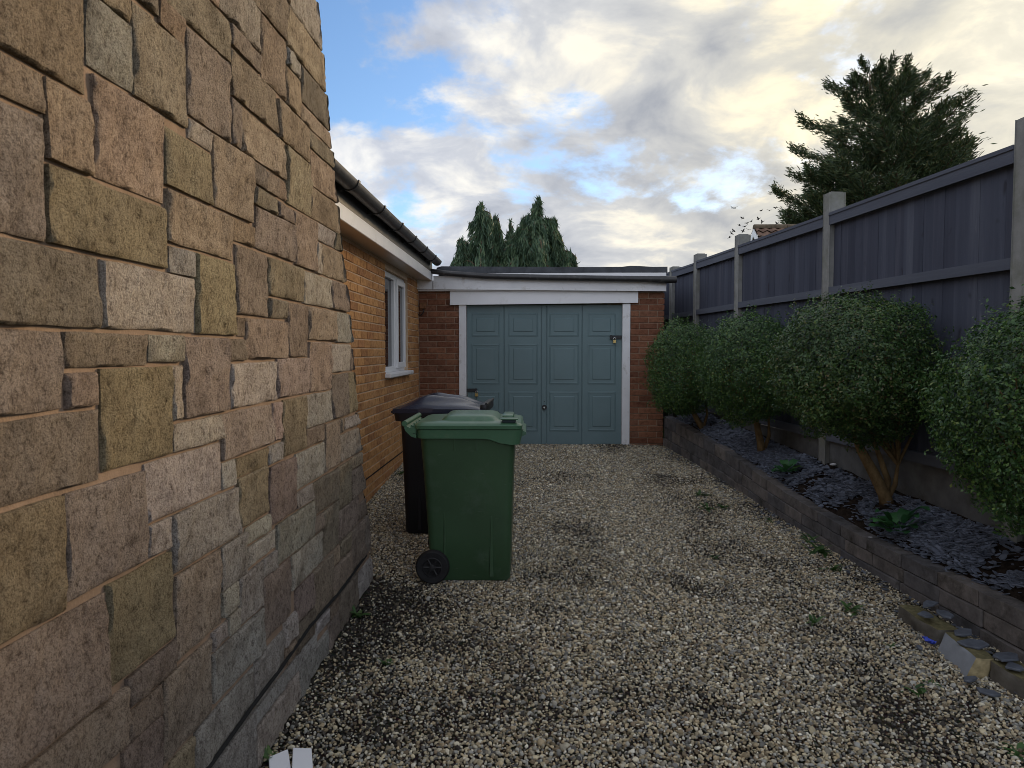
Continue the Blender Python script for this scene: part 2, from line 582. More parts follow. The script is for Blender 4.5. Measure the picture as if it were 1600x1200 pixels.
    leaf("bush_leaf_dry", [(0, (0.024, 0.060, 0.018)), (0.5, (0.050, 0.110, 0.030)), (0.8, (0.086, 0.158, 0.040)), (0.95, (0.150, 0.180, 0.060)), (1.0, (0.22, 0.175, 0.10))])
    leaf("conifer_leaf", [(0, (0.024, 0.044, 0.020)), (0.5, (0.046, 0.074, 0.030)), (0.85, (0.080, 0.108, 0.040)), (1.0, (0.14, 0.12, 0.055))], 0.6, 0.12)
    leaf("cypress_leaf", [(0, (0.036, 0.078, 0.046)), (0.5, (0.070, 0.128, 0.070)), (1.0, (0.130, 0.185, 0.095))], 0.6, 0.15)
    leaf("weed_leaf", [(0, (0.030, 0.075, 0.018)), (0.6, (0.055, 0.125, 0.03)), (1.0, (0.10, 0.17, 0.05))], 0.5, 0.3)
    leaf("broad_leaf", [(0, (0.028, 0.105, 0.036)), (0.6, (0.048, 0.155, 0.058)), (0.9, (0.075, 0.195, 0.06)), (1.0, (0.13, 0.20, 0.045))], 0.5, 0.25, True)
    m = Mat("bark", 0.95, 0.1)
    m.col(m.ramp(m.noise(18, 6, 0.7, (1, 1, 0.4)), [(0.3, (0.06, 0.042, 0.028)), (0.7, (0.15, 0.105, 0.07))])); m.bump(m.noise(50, 5, 0.7, (1, 1, 0.3)), 0.8, 0.01)
    M["bark"] = m.m
    m = Mat("bush_bark", 0.9, 0.1)
    m.col(m.ramp(m.noise(22, 6, 0.7, (1, 1, 0.5)), [(0.3, (0.10, 0.068, 0.036)), (0.7, (0.26, 0.175, 0.085))])); m.bump(m.noise(60, 5, 0.7), 0.6, 0.006)
    M["bush_bark"] = m.m


make_materials()


# ------------------------------------------------------------------ ground
def planter_front(y):       # x of the planter wall's front face
    return float(np.interp(y, [0.5, 3.28, 4.16, 4.66, 5.61, 7.27, 8.75, 9.2], [2.50, 2.26, 2.14, 2.07, 1.96, 1.80, 1.60, 1.56]))


def planter_top(y):         # height of the planter wall above the drive
    return float(np.interp(y, [0.5, 3.3, 4.0, 4.7, 5.6, 7.0, 8.75], [0.26, 0.25, 0.225, 0.205, 0.225, 0.31, 0.37]))


def fence_x(y):
    return 3.06 - 0.108 * y


def bed_z(x, y):
    f0, f1 = planter_front(y) + 0.1, fence_x(y)
    t = min(1, max(0, (x - f0) / max(0.05, f1 - f0)))
    zf = gz(y) + planter_top(y) - 0.035
    zb = max(float(np.interp(y, [2, 4, 5.9, 7.5, 9], [0.52, 0.62, 0.70, 0.80, 0.88])), zf)
    return zf + (zb - zf) * (t ** 0.42) + 0.02 * mnoise.noise(Vector((x * 4, y * 4, 0)))


def build_ground():
    xs = [-400, -60, -12, -3, 4, 12, 60, 400]
    ys = [-400, -60, -12, -4, 0, 4, 9, 14, 30, 60, 400]
    V, Fc = [], []
    for y in ys:
        for x in xs:
            V.append((x, y, gz(min(16, max(-6, y))) - 0.06))
    n = len(xs)
    for j in range(len(ys) - 1):
        for i in range(n - 1):
            a = j * n + i
            Fc.append((a, a + 1, a + n + 1, a + n))
    tag(link("ground", mesh_np("ground", V, Fc, M["grass"])), kind="structure")
    # driveway sheet, slightly uneven
    V, Fc = [], []
    nx, ny = 40, 120
    for j in range(ny + 1):
        y = -2.0 + 11.4 * j / ny
        for i in range(nx + 1):
            x = -2.3 + 5.2 * i / nx
            V.append((x, y, gz(y) + 0.008 * mnoise.noise(Vector((x * 2.2, y * 2.2, 1)))))
    for j in range(ny):
        for i in range(nx):
            a = j * (nx + 1) + i
            Fc.append((a, a + 1, a + nx + 2, a + nx + 1))
    tag(link("gravel_driveway", mesh_np("gravel_driveway", V, Fc, M["grit"], True)), kind="structure")
    # planting bed soil
    V, Fc = [], []
    ny, nx = 90, 14
    for j in range(ny + 1):
        y = 0.6 + 8.2 * j / ny
        x0, x1 = planter_front(y) + 0.04, fence_x(y) - 0.02
        for i in range(nx + 1):
            x = x0 + (x1 - x0) * i / nx
            V.append((x, y, bed_z(x, y)))
    for j in range(ny):
        for i in range(nx):
            a = j * (nx + 1) + i
            Fc.append((a, a + 1, a + nx + 2, a + nx + 1))
    tag(link("planting_bed", mesh_np("planting_bed", V, Fc, M["soil"], True)), kind="structure")


build_ground()


# ------------------------------------------------------------------ scatter (instances inside ONE stuff object)
def scatter(name, pts, rots, scls, idx, tones, variants, coll_name, label):
    coll = bpy.data.collections.new(coll_name)
    for k, me in enumerate(variants):
        o = bpy.data.objects.new(f"{coll_name}_{k:02d}", me)
        coll.objects.link(o)
    me = bpy.data.meshes.new(name)
    me.vertices.add(len(pts))
    me.vertices.foreach_set("co", pts.reshape(-1).astype(np.float32))
    a = me.attributes.new("rot", "FLOAT_VECTOR", "POINT"); a.data.foreach_set("vector", rots.reshape(-1).astype(np.float32))
    a = me.attributes.new("scl", "FLOAT_VECTOR", "POINT"); a.data.foreach_set("vector", scls.reshape(-1).astype(np.float32))
    a = me.attributes.new("idx", "INT", "POINT"); a.data.foreach_set("value", idx.astype(np.int32))
    a = me.attributes.new("tone", "FLOAT_COLOR", "POINT"); a.data.foreach_set("color", np.c_[tones, np.ones(len(pts))].reshape(-1).astype(np.float32))
    o = link(name, me)
    ng = bpy.data.node_groups.new(name + "_scatter", "GeometryNodeTree")
    ng.interface.new_socket("Geometry", in_out="INPUT", socket_type="NodeSocketGeometry")
    ng.interface.new_socket("Geometry", in_out="OUTPUT", socket_type="NodeSocketGeometry")
    gi, go = ng.nodes.new("NodeGroupInput"), ng.nodes.new("NodeGroupOutput")
    ci = ng.nodes.new("GeometryNodeCollectionInfo")
    ci.inputs["Collection"].default_value = coll
    ci.inputs["Separate Children"].default_value = True
    ci.inputs["Reset Children"].default_value = True
    ip = ng.nodes.new("GeometryNodeInstanceOnPoints")
    ip.inputs["Pick Instance"].default_value = True

    def attr(nm, t):
        n = ng.nodes.new("GeometryNodeInputNamedAttribute")
        n.data_type = t
        n.inputs["Name"].default_value = nm
        return n.outputs[0]
    L = ng.links.new
    e2r = ng.nodes.new("FunctionNodeEulerToRotation")
    L(attr("rot", "FLOAT_VECTOR"), e2r.inputs[0])
    L(gi.outputs[0], ip.inputs["Points"]); L(ci.outputs[0], ip.inputs["Instance"])
    L(e2r.outputs[0], ip.inputs["Rotation"]); L(attr("scl", "FLOAT_VECTOR"), ip.inputs["Scale"]); L(attr("idx", "INT"), ip.inputs["Instance Index"])
    L(ip.outputs[0], go.inputs[0])
    md = o.modifiers.new("scatter", "NODES")
    md.node_group = ng
    return tag(o, label, None, None, "stuff")


def pebble_mesh(k):
    bm = bmesh.new()
    bmesh.ops.create_icosphere(bm, subdivisions=2, radius=1.0)
    off = Vector((k * 7.3, k * 3.1, 0))
    for v in bm.verts:
        f = 1 + 0.38 * mnoise.noise(v.co * 0.9 + off) + 0.14 * mnoise.noise(v.co * 2.4 + off)
        v.co *= f
    me = bpy.data.meshes.new("pebble")
    bm.to_mesh(me); bm.free()
    me.materials.append(M["pebble"])
    if k % 5 == 0:
        me.polygons.foreach_set("use_smooth", [True] * len(me.polygons))
    return me


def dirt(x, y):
    """0..1 how much soil and dark grit shows between the stones, and a darker patch by the bins"""
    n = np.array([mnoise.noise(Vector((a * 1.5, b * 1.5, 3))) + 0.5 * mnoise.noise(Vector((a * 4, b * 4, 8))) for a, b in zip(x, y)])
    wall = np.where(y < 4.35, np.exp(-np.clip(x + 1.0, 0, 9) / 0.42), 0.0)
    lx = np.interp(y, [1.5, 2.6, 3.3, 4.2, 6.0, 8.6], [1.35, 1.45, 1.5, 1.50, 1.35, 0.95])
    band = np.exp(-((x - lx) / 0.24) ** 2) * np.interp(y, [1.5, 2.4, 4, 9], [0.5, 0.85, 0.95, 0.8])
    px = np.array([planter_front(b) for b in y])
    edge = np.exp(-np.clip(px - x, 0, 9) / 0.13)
    bins = 0.8 * np.exp(-((x + 0.55) / 0.45) ** 2 - ((y - 3.9) / 0.32) ** 2)  # gravel darker and sparser just in front of the bins
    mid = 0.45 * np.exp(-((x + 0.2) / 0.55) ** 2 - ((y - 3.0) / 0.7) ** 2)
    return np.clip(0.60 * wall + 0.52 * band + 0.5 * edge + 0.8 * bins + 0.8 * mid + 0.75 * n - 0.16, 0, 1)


def build_gravel():
    sp = 0.0112
    X, Y = np.meshgrid(np.arange(-1.47, 2.55, sp), np.arange(0.4, 8.87, sp))
    x, y = X.ravel(), Y.ravel()
    x = x + rng.uniform(-1, 1, x.size) * sp * 0.75
    y = y + rng.uniform(-1, 1, y.size) * sp * 0.75
    pf = np.interp(y, [0.5, 3.28, 4.16, 4.66, 5.61, 7.27, 8.75, 9.2], [2.50, 2.26, 2.14, 2.07, 1.96, 1.80, 1.60, 1.56])
    keep = (x < pf + 0.01) & ((x > -0.985) | ((y > 4.36) & (x > -1.45)))
    # only the ground the camera (or one a step aside) can see
    keep &= np.abs(x + 0.032 * y) < 0.95 * y + 0.7
    x, y = x[keep], y[keep]
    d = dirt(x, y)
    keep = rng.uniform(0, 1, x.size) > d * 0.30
    x, y, d = x[keep], y[keep], d[keep]
    n = x.size
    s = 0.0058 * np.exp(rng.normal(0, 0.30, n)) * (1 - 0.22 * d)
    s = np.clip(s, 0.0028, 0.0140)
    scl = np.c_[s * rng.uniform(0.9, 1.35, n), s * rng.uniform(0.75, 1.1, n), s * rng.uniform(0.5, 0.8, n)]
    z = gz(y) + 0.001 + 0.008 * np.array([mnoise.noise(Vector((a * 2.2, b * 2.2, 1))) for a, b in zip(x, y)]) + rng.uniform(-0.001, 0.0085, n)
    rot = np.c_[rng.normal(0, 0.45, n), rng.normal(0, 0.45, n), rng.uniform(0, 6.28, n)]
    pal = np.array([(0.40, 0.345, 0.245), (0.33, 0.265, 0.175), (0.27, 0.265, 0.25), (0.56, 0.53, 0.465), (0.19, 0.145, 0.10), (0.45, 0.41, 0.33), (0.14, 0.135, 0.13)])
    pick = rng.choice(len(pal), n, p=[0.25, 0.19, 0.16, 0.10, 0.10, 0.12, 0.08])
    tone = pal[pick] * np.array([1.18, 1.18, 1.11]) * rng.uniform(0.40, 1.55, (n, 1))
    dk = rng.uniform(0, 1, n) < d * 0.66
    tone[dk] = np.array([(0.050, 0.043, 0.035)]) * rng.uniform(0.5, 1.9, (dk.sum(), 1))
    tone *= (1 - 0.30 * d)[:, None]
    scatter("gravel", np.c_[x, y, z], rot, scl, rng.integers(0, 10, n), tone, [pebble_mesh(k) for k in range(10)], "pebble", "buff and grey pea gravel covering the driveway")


build_gravel()


def chip_mesh(k):
    r = random.Random(k)
    n = r.choice((5, 6, 7))
    ang = sorted(r.uniform(0, 2 * math.pi) for _ in range(n))
    ang = [2 * math.pi * (i + r.uniform(-0.3, 0.3)) / n for i in range(n)]
    pts = [Vector((math.cos(a) * r.uniform(0.7, 1.1), math.sin(a) * r.uniform(0.45, 0.75), 0)) for a in ang]
    b = MB()
    b.prism([p + Vector((0, 0, -0.09)) for p in pts], (0, 0, 0.18))
    bmesh.ops.recalc_face_normals(b.bm, faces=b.bm.faces[:])
    for v in b.bm.verts:
        v.co.z += r.uniform(-0.04, 0.04)
    me = bpy.data.meshes.new("slate_chip")
    b.bm.to_mesh(me); b.bm.free()
    me.materials.append(M["chip"])
    return me


def build_chips():
    P, Rr, S, T = [], [], [], []
    for _ in range(30000):
        y = random.uniform(1.2, 8.7)
        x0, x1 = planter_front(y) + 0.07, fence_x(y) - 0.07
        x = random.uniform(x0, x1)
        n = mnoise.noise(Vector((x * 2.1, y * 1.3, 5))) + 0.35 * mnoise.noise(Vector((x * 6, y * 6, 2)))
        bare = math.exp(-((y - 4.25) / 0.55) ** 2 - ((x - 2.32) / 0.20) ** 2) + 0.5 * math.exp(-((y - 3.1) / 0.5) ** 2 - ((x - 2.45) / 0.12) ** 2)
        if n < -0.42 + bare * 0.75 and random.random() < 0.9:
            continue
        if random.random() < 0.15:
            continue
        s = random.uniform(0.010, 0.032)
        P.append((x, y, bed_z(x, y) + random.uniform(0.002, 0.022)))
        Rr.append((random.gauss(0, 0.28), random.gauss(0, 0.28), random.uniform(0, 6.28)))
        S.append((s, s, s * random.uniform(0.5, 0.9)))
        c = random.uniform(0.6, 1.5)
        T.append((0.105 * c, 0.120 * c, 0.155 * c))
    # a few that slid onto the drive along the planter
    for _ in range(240):
        y = random.uniform(2.4, 8.6)
        x = planter_front(y) - abs(random.gauss(0, 0.07)) - 0.01
        s = random.uniform(0.010, 0.024)
        P.append((x, y, gz(y) + 0.014)); Rr.append((random.gauss(0, 0.3), random.gauss(0, 0.3), random.uniform(0, 6.28)))
        S.append((s, s, s * 0.7)); c = random.uniform(0.5, 1.2); T.append((0.085 * c, 0.095 * c, 0.115 * c))
    n = len(P)
    scatter("slate_chippings", np.array(P), np.array(Rr), np.array(S), rng.integers(0, 9, n), np.array(T), [chip_mesh(k) for k in range(9)], "slate_chip", "blue grey slate chippings lying over the soil of the raised bed")


build_chips()

# ------------------------------------------------------------------ stone wall (traced stones)
X0 = -1.0
TILES = {"A": (0, 0, 2.857), "B": (0, 400, 2.667), "C": (0, 780, 2.667), "1": (0, 0, 5.714), "2": (0, 200, 5.714), "3": (0, 400, 5.714), "4": (0, 600, 5.714),
         "5": (0, 800, 5.714), "6": (0, 990, 5.714), "7": (240, 0, 5.714), "8": (240, 180, 5.0), "9": (260, 380, 5.0), "10": (260, 580, 5.0),
         "11": (260, 760, 4.706), "12": (180, 945, 4.706)}
# tile, left, right, top, bottom, side at which top/bottom were read, colour class
TR = """A -200 405 -85 425 R o;A -250 215 365 518 R t;A 228 415 380 702 L t;1 838 1222 -15 620 L g;A -250 208 545 1068 R p;2 470 1490 365 1020 L o
2 895 1482 -440 420 L t;1 840 1190 5 235 R t;1 1240 1690 75 870 L o;1 1205 1465 -60 200 R d;7 100 320 0 262 L t;7 345 705 330 1025 L p;7 140 718 265 620 R o
7 640 972 150 485 R g;7 400 628 -200 90 R t;7 728 985 285 430 L d;7 735 1125 470 860 L o;7 1000 1203 200 725 L o;7 1210 1330 470 600 L g;7 1210 1338 615 930 L o
7 905 1212 95 395 R t;7 1224 1472 105 435 L o;7 1250 1470 -250 105 L g;7 1170 1245 -60 95 R t;7 1342 1510 625 925 L d;7 1348 1548 955 1078 L t;8 108 470 142 508 L o
8 330 465 95 185 L g;8 490 775 182 715 L o;8 642 704 -40 225 L d;8 712 1040 -45 275 L o;8 992 1236 -95 185 L t;8 1240 1390 160 258 L d;8 1243 1412 290 545 L t
8 1050 1236 272 680 L o;8 1240 1435 565 800 L t;8 780 882 390 500 L d;8 892 980 450 582 L d;8 985 1040 525 620 L t;8 795 978 572 682 L d;8 984 1090 692 788 L d
8 800 1100 720 1012 L p;8 115 622 582 985 L t;8 636 790 828 975 L t;8 1112 1265 762 1150 L p;8 1268 1412 872 962 L g;9 1222 1378 12 240 L t;9 1172 1215 5 220 L g
8 1420 1448 915 1040 L d;9 60 212 32 228 L g;9 226 545 92 688 L m;9 540 786 12 537 L p;9 795 1060 120 388 L o;9 1068 1286 215 458 L g;9 1290 1408 312 508 L d
9 795 932 445 562 L d;9 938 1098 462 887 L p;9 1104 1320 497 748 L t;9 1325 1426 547 768 L g;9 566 608 582 720 L d;9 616 934 588 898 L t;9 470 618 747 908 L d
9 1110 1268 770 1142 L p;9 1272 1428 790 1008 L g;9 1430 1456 862 982 L d;10 1280 1402 32 360 L d;10 1406 1480 22 322 L o;3 922 1740 40 625 L g;3 -500 868 20 620 R d
3 568 1298 702 985 L d;3 1312 1602 712 926 L g;3 -300 522 742 1338 R p;3 576 832 1072 1350 L p;4 876 1498 -130 780 L m;4 1512 1602 -150 300 L g;9 128 466 742 1356 L p
10 480 850 -48 285 L g;10 856 1108 -93 202 L p;10 26 396 432 622 L g;10 418 810 372 690 L p;10 815 886 262 540 L p;10 892 1066 238 665 L o;10 1076 1288 200 450 L g
10 1080 1216 462 560 L t;10 1220 1342 432 780 L p;10 1348 1374 392 482 L d;10 1380 1470 372 460 L g;10 1474 1502 328 402 L d;10 1350 1505 512 710 L g;10 414 502 752 906 L g
10 520 776 738 860 L m;11 5 490 238 665 L g;11 498 728 -60 320 L o;10 784 892 602 726 L g;11 742 924 -125 298 L p;10 990 1222 668 932 L g;10 996 1112 968 1082 L g
10 1124 1316 892 1150 L d;10 1326 1430 775 1102 L o;10 1434 1502 692 768 L t;10 1436 1535 792 1005 L d;4 -300 842 235 835 R p;5 525 1242 -128 830 L p;4 1254 1942 732 1265 L g
5 -300 490 -100 880 R o;5 1272 1456 172 386 L g;5 880 1490 702 1605 L m;6 -300 862 -310 612 R p;11 12 356 692 1325 L p;11 364 550 478 802 L g;11 554 728 338 448 L g
11 562 776 472 622 L w;11 784 1058 307 602 L g;11 1064 1122 252 346 L d;11 1130 1250 218 520 L o;11 684 778 562 697 L g;11 890 1124 552 792 L g;11 368 482 812 992 L g
11 490 666 718 1047 L g;11 680 888 717 1157 L p;11 916 1046 802 1036 L p;11 1054 1190 658 1022 L d;11 1194 1252 542 622 L o;11 1194 1340 642 830 L d;11 1256 1392 198 410 L d
11 1258 1340 432 532 L o;11 1344 1432 372 610 L d;11 1395 1448 182 262 L d;11 1440 1485 250 500 L d;12 664 780 256 386 L g;12 785 872 132 262 L g;12 664 1050 422 776 L g
12 282 652 618 1272 L p;12 18 376 622 832 L p;12 22 270 872 1092 L p;12 16 262 1122 1500 L p;6 -200 1030 542 1072 R p;12 982 1200 472 770 L g;12 1204 1292 192 312 L g
12 1298 1432 202 425 L d;12 520 968 495 790 R g;12 986 1440 815 945 L g;12 1452 1528 190 268 L w;12 982 1302 992 1360 L g;12 1306 1530 522 805 L g;12 1534 1640 195 335 L d
12 690 962 872 1420 R g;12 366 500 1066 1500 R o;11 1384 1512 702 835 L w;11 1232 1380 872 1090 L d"""
CLS = {"o": (0.315, 0.262, 0.188), "t": (0.318, 0.254, 0.190), "g": (0.365, 0.338, 0.300), "p": (0.298, 0.246, 0.206), "d": (0.240, 0.202, 0.160), "m": (0.300, 0.250, 0.160), "w": (0.42, 0.405, 0.375)}
EDGE_PTS = sorted([(on_x(u, v, X0).z, on_x(u, v, X0).y) for u, v in ((494, 0), (506, 120), (518, 240), (532, 380), (545, 500), (562, 690), (576, 840), (581, 895))])
ez = [-0.5] + [p[0] for p in EDGE_PTS] + [5.0]
e0, e1 = EDGE_PTS[0], EDGE_PTS[-1]
sl = (e1[1] - EDGE_PTS[-4][1]) / (e1[0] - EDGE_PTS[-4][0])
ey = [e0[1] + 0.02] + [p[1] for p in EDGE_PTS] + [e1[1] + sl * (5.0 - e1[0])]


def edge_y(z):
    return float(np.interp(z, ez, ey))


WALL_TOP, WALL_NEAR = 4.3, -0.4


def trace_stones():
    S = []
    for row in TR.replace("\n", ";").split(";"):
        t, ul, ur, vt, vb, side, c = row.split()
        ox, oy, s = TILES[t]
        ul, ur, vt, vb = ox + float(ul) / s, ox + float(ur) / s, oy + float(vt) / s, oy + float(vb) / s
        ur_ = min(ur, 590)
        y0, y1 = on_x(ul, 500, X0).y, on_x(ur_, 500, X0).y
        ref = ul if side == "L" else ur_
        z1, z0 = on_x(ref, vt, X0).z, on_x(ref, vb, X0).z
        y0, y1 = max(y0, WALL_NEAR), min(y1, 4.6)
        S.append([y0, y1, z0, z1, c])
    # settle small overlaps left by reading the corners
    for _ in range(3):
        for i in range(len(S)):
            for j in range(i + 1, len(S)):
                a, b = S[i], S[j]
                oy_, oz_ = min(a[1], b[1]) - max(a[0], b[0]), min(a[3], b[3]) - max(a[2], b[2])
                if oy_ > -0.006 and oz_ > -0.006:
                    if oy_ < oz_:
                        h = (oy_ + 0.009) / 2
                        lo, hi = (a, b) if a[0] + a[1] < b[0] + b[1] else (b, a)
                        lo[1] -= h; hi[0] += h
                    else:
                        h = (oz_ + 0.009) / 2
                        lo, hi = (a, b) if a[2] + a[3] < b[2] + b[3] else (b, a)
                        lo[3] -= h; hi[2] += h
    S = [s for s in S if s[1] - s[0] > 0.025 and s[3] - s[2] > 0.025]
    for s in S:                                     # end stones run out to the tapered corner
        if s[1] > edge_y((s[2] + s[3]) / 2) - 0.20 and not any(t is not s and t[0] > s[1] - 0.01 and t[0] < edge_y(t[2]) - 0.05 and min(t[3], s[3]) - max(t[2], s[2]) > 0.03 for t in S):
            s[1] = edge_y(s[2]) + 0.06
    # grow every stone until its joints are about 9 mm wide
    gap = 0.010

    def hit(a, b, g):
        return not (a[1] + g < b[0] or a[0] - g > b[1] or a[3] + g < b[2] or a[2] - g > b[3])
    for k in range(14):
        for s in S:
            for side, d in ((0, -0.002), (1, 0.002), (2, -0.002), (3, 0.002)):
                c = s[:4]
                c[side] += d
                if not any(t is not s and hit(c, t, gap) and not (hit(s, t, gap) and not hit(c, t, 0.003)) for t in S):
                    s[side] = c[side]
    return S


def fill_stones(S):
    g = 0.01
    ny, nz = int((4.75 - WALL_NEAR) / g), int(WALL_TOP / g)
    occ = np.zeros((ny, nz), bool)
    for y0, y1, z0, z1, c in S:
        occ[max(0, int((y0 - WALL_NEAR - 0.010) / g)):int((y1 - WALL_NEAR + 0.010) / g) + 1, max(0, int((z0 - 0.010) / g)):int((z1 + 0.010) / g) + 1] = True
    for k in range(nz):
        lim = int((edge_y(k * g) + 0.01 - WALL_NEAR) / g)
        occ[lim:, k] = True
    r = random.Random(3)
    out = []
    for k in range(nz):
        i = 0
        while i < ny:
            if occ[i, k]:
                i += 1
                continue
            w, wmax = 0, r.choice((14, 20, 28, 36, 42))
            while i + w < ny and w < wmax and not occ[i + w, k]:
                w += 1
            h, hmax = 0, r.choice((7, 13, 14, 20, 21))
            while k + h < nz and h < hmax and not occ[i:i + w, k + h].any():
                h += 1
            if w >= 3 and h >= 3:
                out.append([WALL_NEAR + i * g, WALL_NEAR + (i + w) * g - 0.001, k * g, (k + h) * g - 0.001, r.choice("ottggpdp")])
                occ[i:i + w + 1, k:k + h + 1] = True
            else:
                occ[i:i + max(1, w), k] = True
            i += max(1, w)
    return out


def stone_mesh(y0, y1, z0, z1, seed, fine):
    """rock-faced block, local origin at its centre, face towards +x"""
    step = 0.018 if fine else 0.05
    nu = max(3, min(22, int((y1 - y0) / step)))
    nv = max(3, min(14, int((z1 - z0) / step)))
    off = Vector((seed * 3.17, seed * 1.31, seed * 0.77))
    proud = 0.003 + 0.008 * ((seed * 0.6180339) % 1.0)
    tilt, tilz = 0.008 * (((seed * 0.377) % 1) - 0.5), 0.008 * (((seed * 0.713) % 1) - 0.5)
    cy, cz = (y0 + y1) / 2, (z0 + z1) / 2
    V, Fc = [], []
    us = [0, 0.04] + [0.04 + 0.92 * (i + 1) / (nu - 1) for i in range(nu - 2)] + [0.96, 1] if False else None
    tu = np.unique(np.r_[0, min(0.006 / (y1 - y0), 0.15), np.linspace(0, 1, nu + 1)[1:-1], 1 - min(0.006 / (y1 - y0), 0.15), 1])
    tv = np.unique(np.r_[0, min(0.006 / (z1 - z0), 0.2), np.linspace(0, 1, nv + 1)[1:-1], 1 - min(0.006 / (z1 - z0), 0.2), 1])
    nU, nV = len(tu), len(tv)

    def P(a, b, x, shrink=1.0):
        y, z = y0 + (y1 - y0) * a, z0 + (z1 - z0) * b
        q = Vector((0.0, y * 9, z * 9)) + off
        jy, jz = 0.0032 * mnoise.noise(q), 0.0032 * mnoise.noise(q + Vector((9, 0, 0)))
        y += jy; z += jz
        ye = edge_y(z) + 0.016 * mnoise.noise(Vector((5, 0, z * 8))) + 0.006 * mnoise.noise(Vector((5, 0, z * 34)))
        y = min(y, ye)
        return (x, y - cy, z - cz)
    for j, b in enumerate(tv):
        for i, a in enumerate(tu):
            y, z = y0 + (y1 - y0) * a, z0 + (z1 - z0) * b
            dy, dz = min(a, 1 - a) * (y1 - y0), min(b, 1 - b) * (z1 - z0)
            d = min(dy, dz)
            e = min(1.0, d / 0.006)
            e = math.sqrt(1 - (1 - e) ** 2)
            q = Vector((0, y, z * 0.75))
            x = proud + 0.004 * e - 0.003 + tilt * (a - 0.5) * 2 + tilz * (b - 0.5) * 2
            x += (0.3 + 0.7 * e) * (0.0090 * mnoise.noise(q * 9 + off) + 0.0080 * mnoise.noise(q * 23 + off) + 0.0065 * mnoise.noise(q * 50 + off))
            x = max(x, -0.0005)
            V.append(P(a, b, x))
    for j in range(nV - 1):
        for i in range(nU - 1):
            k = j * nU + i
            Fc.append((k, k + 1, k + nU + 1, k + nU))
    per = [i for i in range(nU)] + [j * nU + nU - 1 for j in range(1, nV)] + [(nV - 1) * nU + i for i in range(nU - 2, -1, -1)] + [j * nU for j in range(nV - 2, 0, -1)]
    base = len(V)
    for k in per:
        v = V[k]
        V.append((-0.075, v[1], v[2]))
    n = len(per)
    for k in range(n):
        Fc.append((per[(k + 1) % n], per[k], base + k, base + (k + 1) % n))
    return V, Fc, (cy, cz)


def build_stone_wall():
    root = thing("stone_wall", "tall rough stone clad chimney wall with tapering end in left foreground", "stone wall", (X0, 2.0, 0.0))
    # mortar core with the tapered end
    zs = np.linspace(-0.2, WALL_TOP, 24)
    pts = [(X0 - 0.0045, WALL_NEAR - 0.3, -0.2)] + [(X0 - 0.0045, edge_y(z) - 0.006, z) for z in zs] + [(X0 - 0.0045, WALL_NEAR - 0.3, WALL_TOP)]
    MB().prism(pts, (-0.62, 0, 0)).build("mortar_core", M["mortar"], root)
    S = trace_stones()
    Fl = fill_stones(S)
    vis = lambda s: s[1] > 1.15 and s[2] < 1.75 + 0.45 * s[1]
    allS = [(s, True) for s in S] + [(s, vis(s)) for s in Fl]
    sv, sf = [], []
    cnt = 0
    ro = random.Random(21)
    for k, (s, single) in enumerate(allS):
        if s[0] > edge_y((s[2] + s[3]) / 2) - 0.02:
            continue
        fine = (s[1] - s[0]) * (s[3] - s[2]) > 0.004
        V, Fc, (cy, cz) = stone_mesh(s[0], s[1], s[2], s[3], k + 1, fine and single)
        if single and cnt < 298:
            me = mesh_np("stone", V, Fc, M["stone"], True)
            me.set_sharp_from_angle(angle=math.radians(42))
            o = link("stone", me, root, Vector((0, cy, cz)) - Vector((0, 2.0, 0)))
            c = CLS[s[4]]
            f = ro.uniform(1.20, 1.70)
            o.color = (c[0] * f * ro.uniform(0.95, 1.05), c[1] * f, c[2] * f * ro.uniform(0.93, 1.07), 1)
            cnt += 1
        else:
            b = len(sv)
            sv += [(v[0], v[1] + cy - 2.0, v[2] + cz) for v in V]
            sf += [tuple(i + b for i in f) for f in Fc]
    if sv:
        o = link("stone", mesh_np("stone_rest", sv, sf, M["stone"], True), root)
        o.color = (0.30, 0.245, 0.18, 1)
        tag(o, kind="stuff")
    q = on_x(577, 765, X0 - 0.05)
    wy = edge_y(q.z)
    MB().tube([(X0 - 0.06, wy - 0.01, q.z + 0.05), (X0 - 0.03, wy + 0.05, q.z + 0.045), (X0 - 0.02, wy + 0.07, q.z), (X0 - 0.04, wy + 0.04, q.z - 0.045), (X0 - 0.06, wy - 0.01, q.z - 0.03)], 0.004, 6).build("wire_loop", M["dpc_black"], root, True)
    # black damp proof strip running along the lower courses
    pts = []
    for u, v in ((326, 1200), (392, 1107), (440, 1043), (485, 978), (530, 926), (572, 868)):
        p = on_x(u, v, X0 + 0.013)
        pts.append(Vector((X0 + 0.013, p.y, p.z)))
    d0 = (pts[1] - pts[0]).normalized()
    pts = [pts[0] - d0 * 2.2] + pts
    MB().tube(pts, 0.0075, 6).build("damp_strip", M["dpc_black"], root)
    return root


build_stone_wall()

# ------------------------------------------------------------------ bricks
BL, BH, PITCH_Y, PITCH_X = 0.215, 0.065, 0.075, 0.225


def brick_mesh(name, length, axis, mat, seed):
    """one brick, origin at centre of its face; axis 'y' faces +x, axis 'x' faces -y"""
    r = random.Random(seed)
    b = bmesh.new()
    bmesh.ops.create_cube(b, size=1.0)
    for v in b.verts:
        v.co = Vector((v.co.x * (0.07 if axis == "y" else length), v.co.y * (length if axis == "y" else 0.07), v.co.z * BH))
    bmesh.ops.bevel(b, geom=b.edges[:], offset=0.004, segments=1, affect="EDGES")
    for v in b.verts:
        v.co += Vector((r.uniform(-1, 1), r.uniform(-1, 1), r.uniform(-1, 1))) * 0.0014
        if axis == "y":
            v.co.x -= 0.035
        else:
            v.co.y += 0.035
    me = bpy.data.meshes.new(name)
    b.to_mesh(me); b.free()
    me.materials.append(mat)
    return me


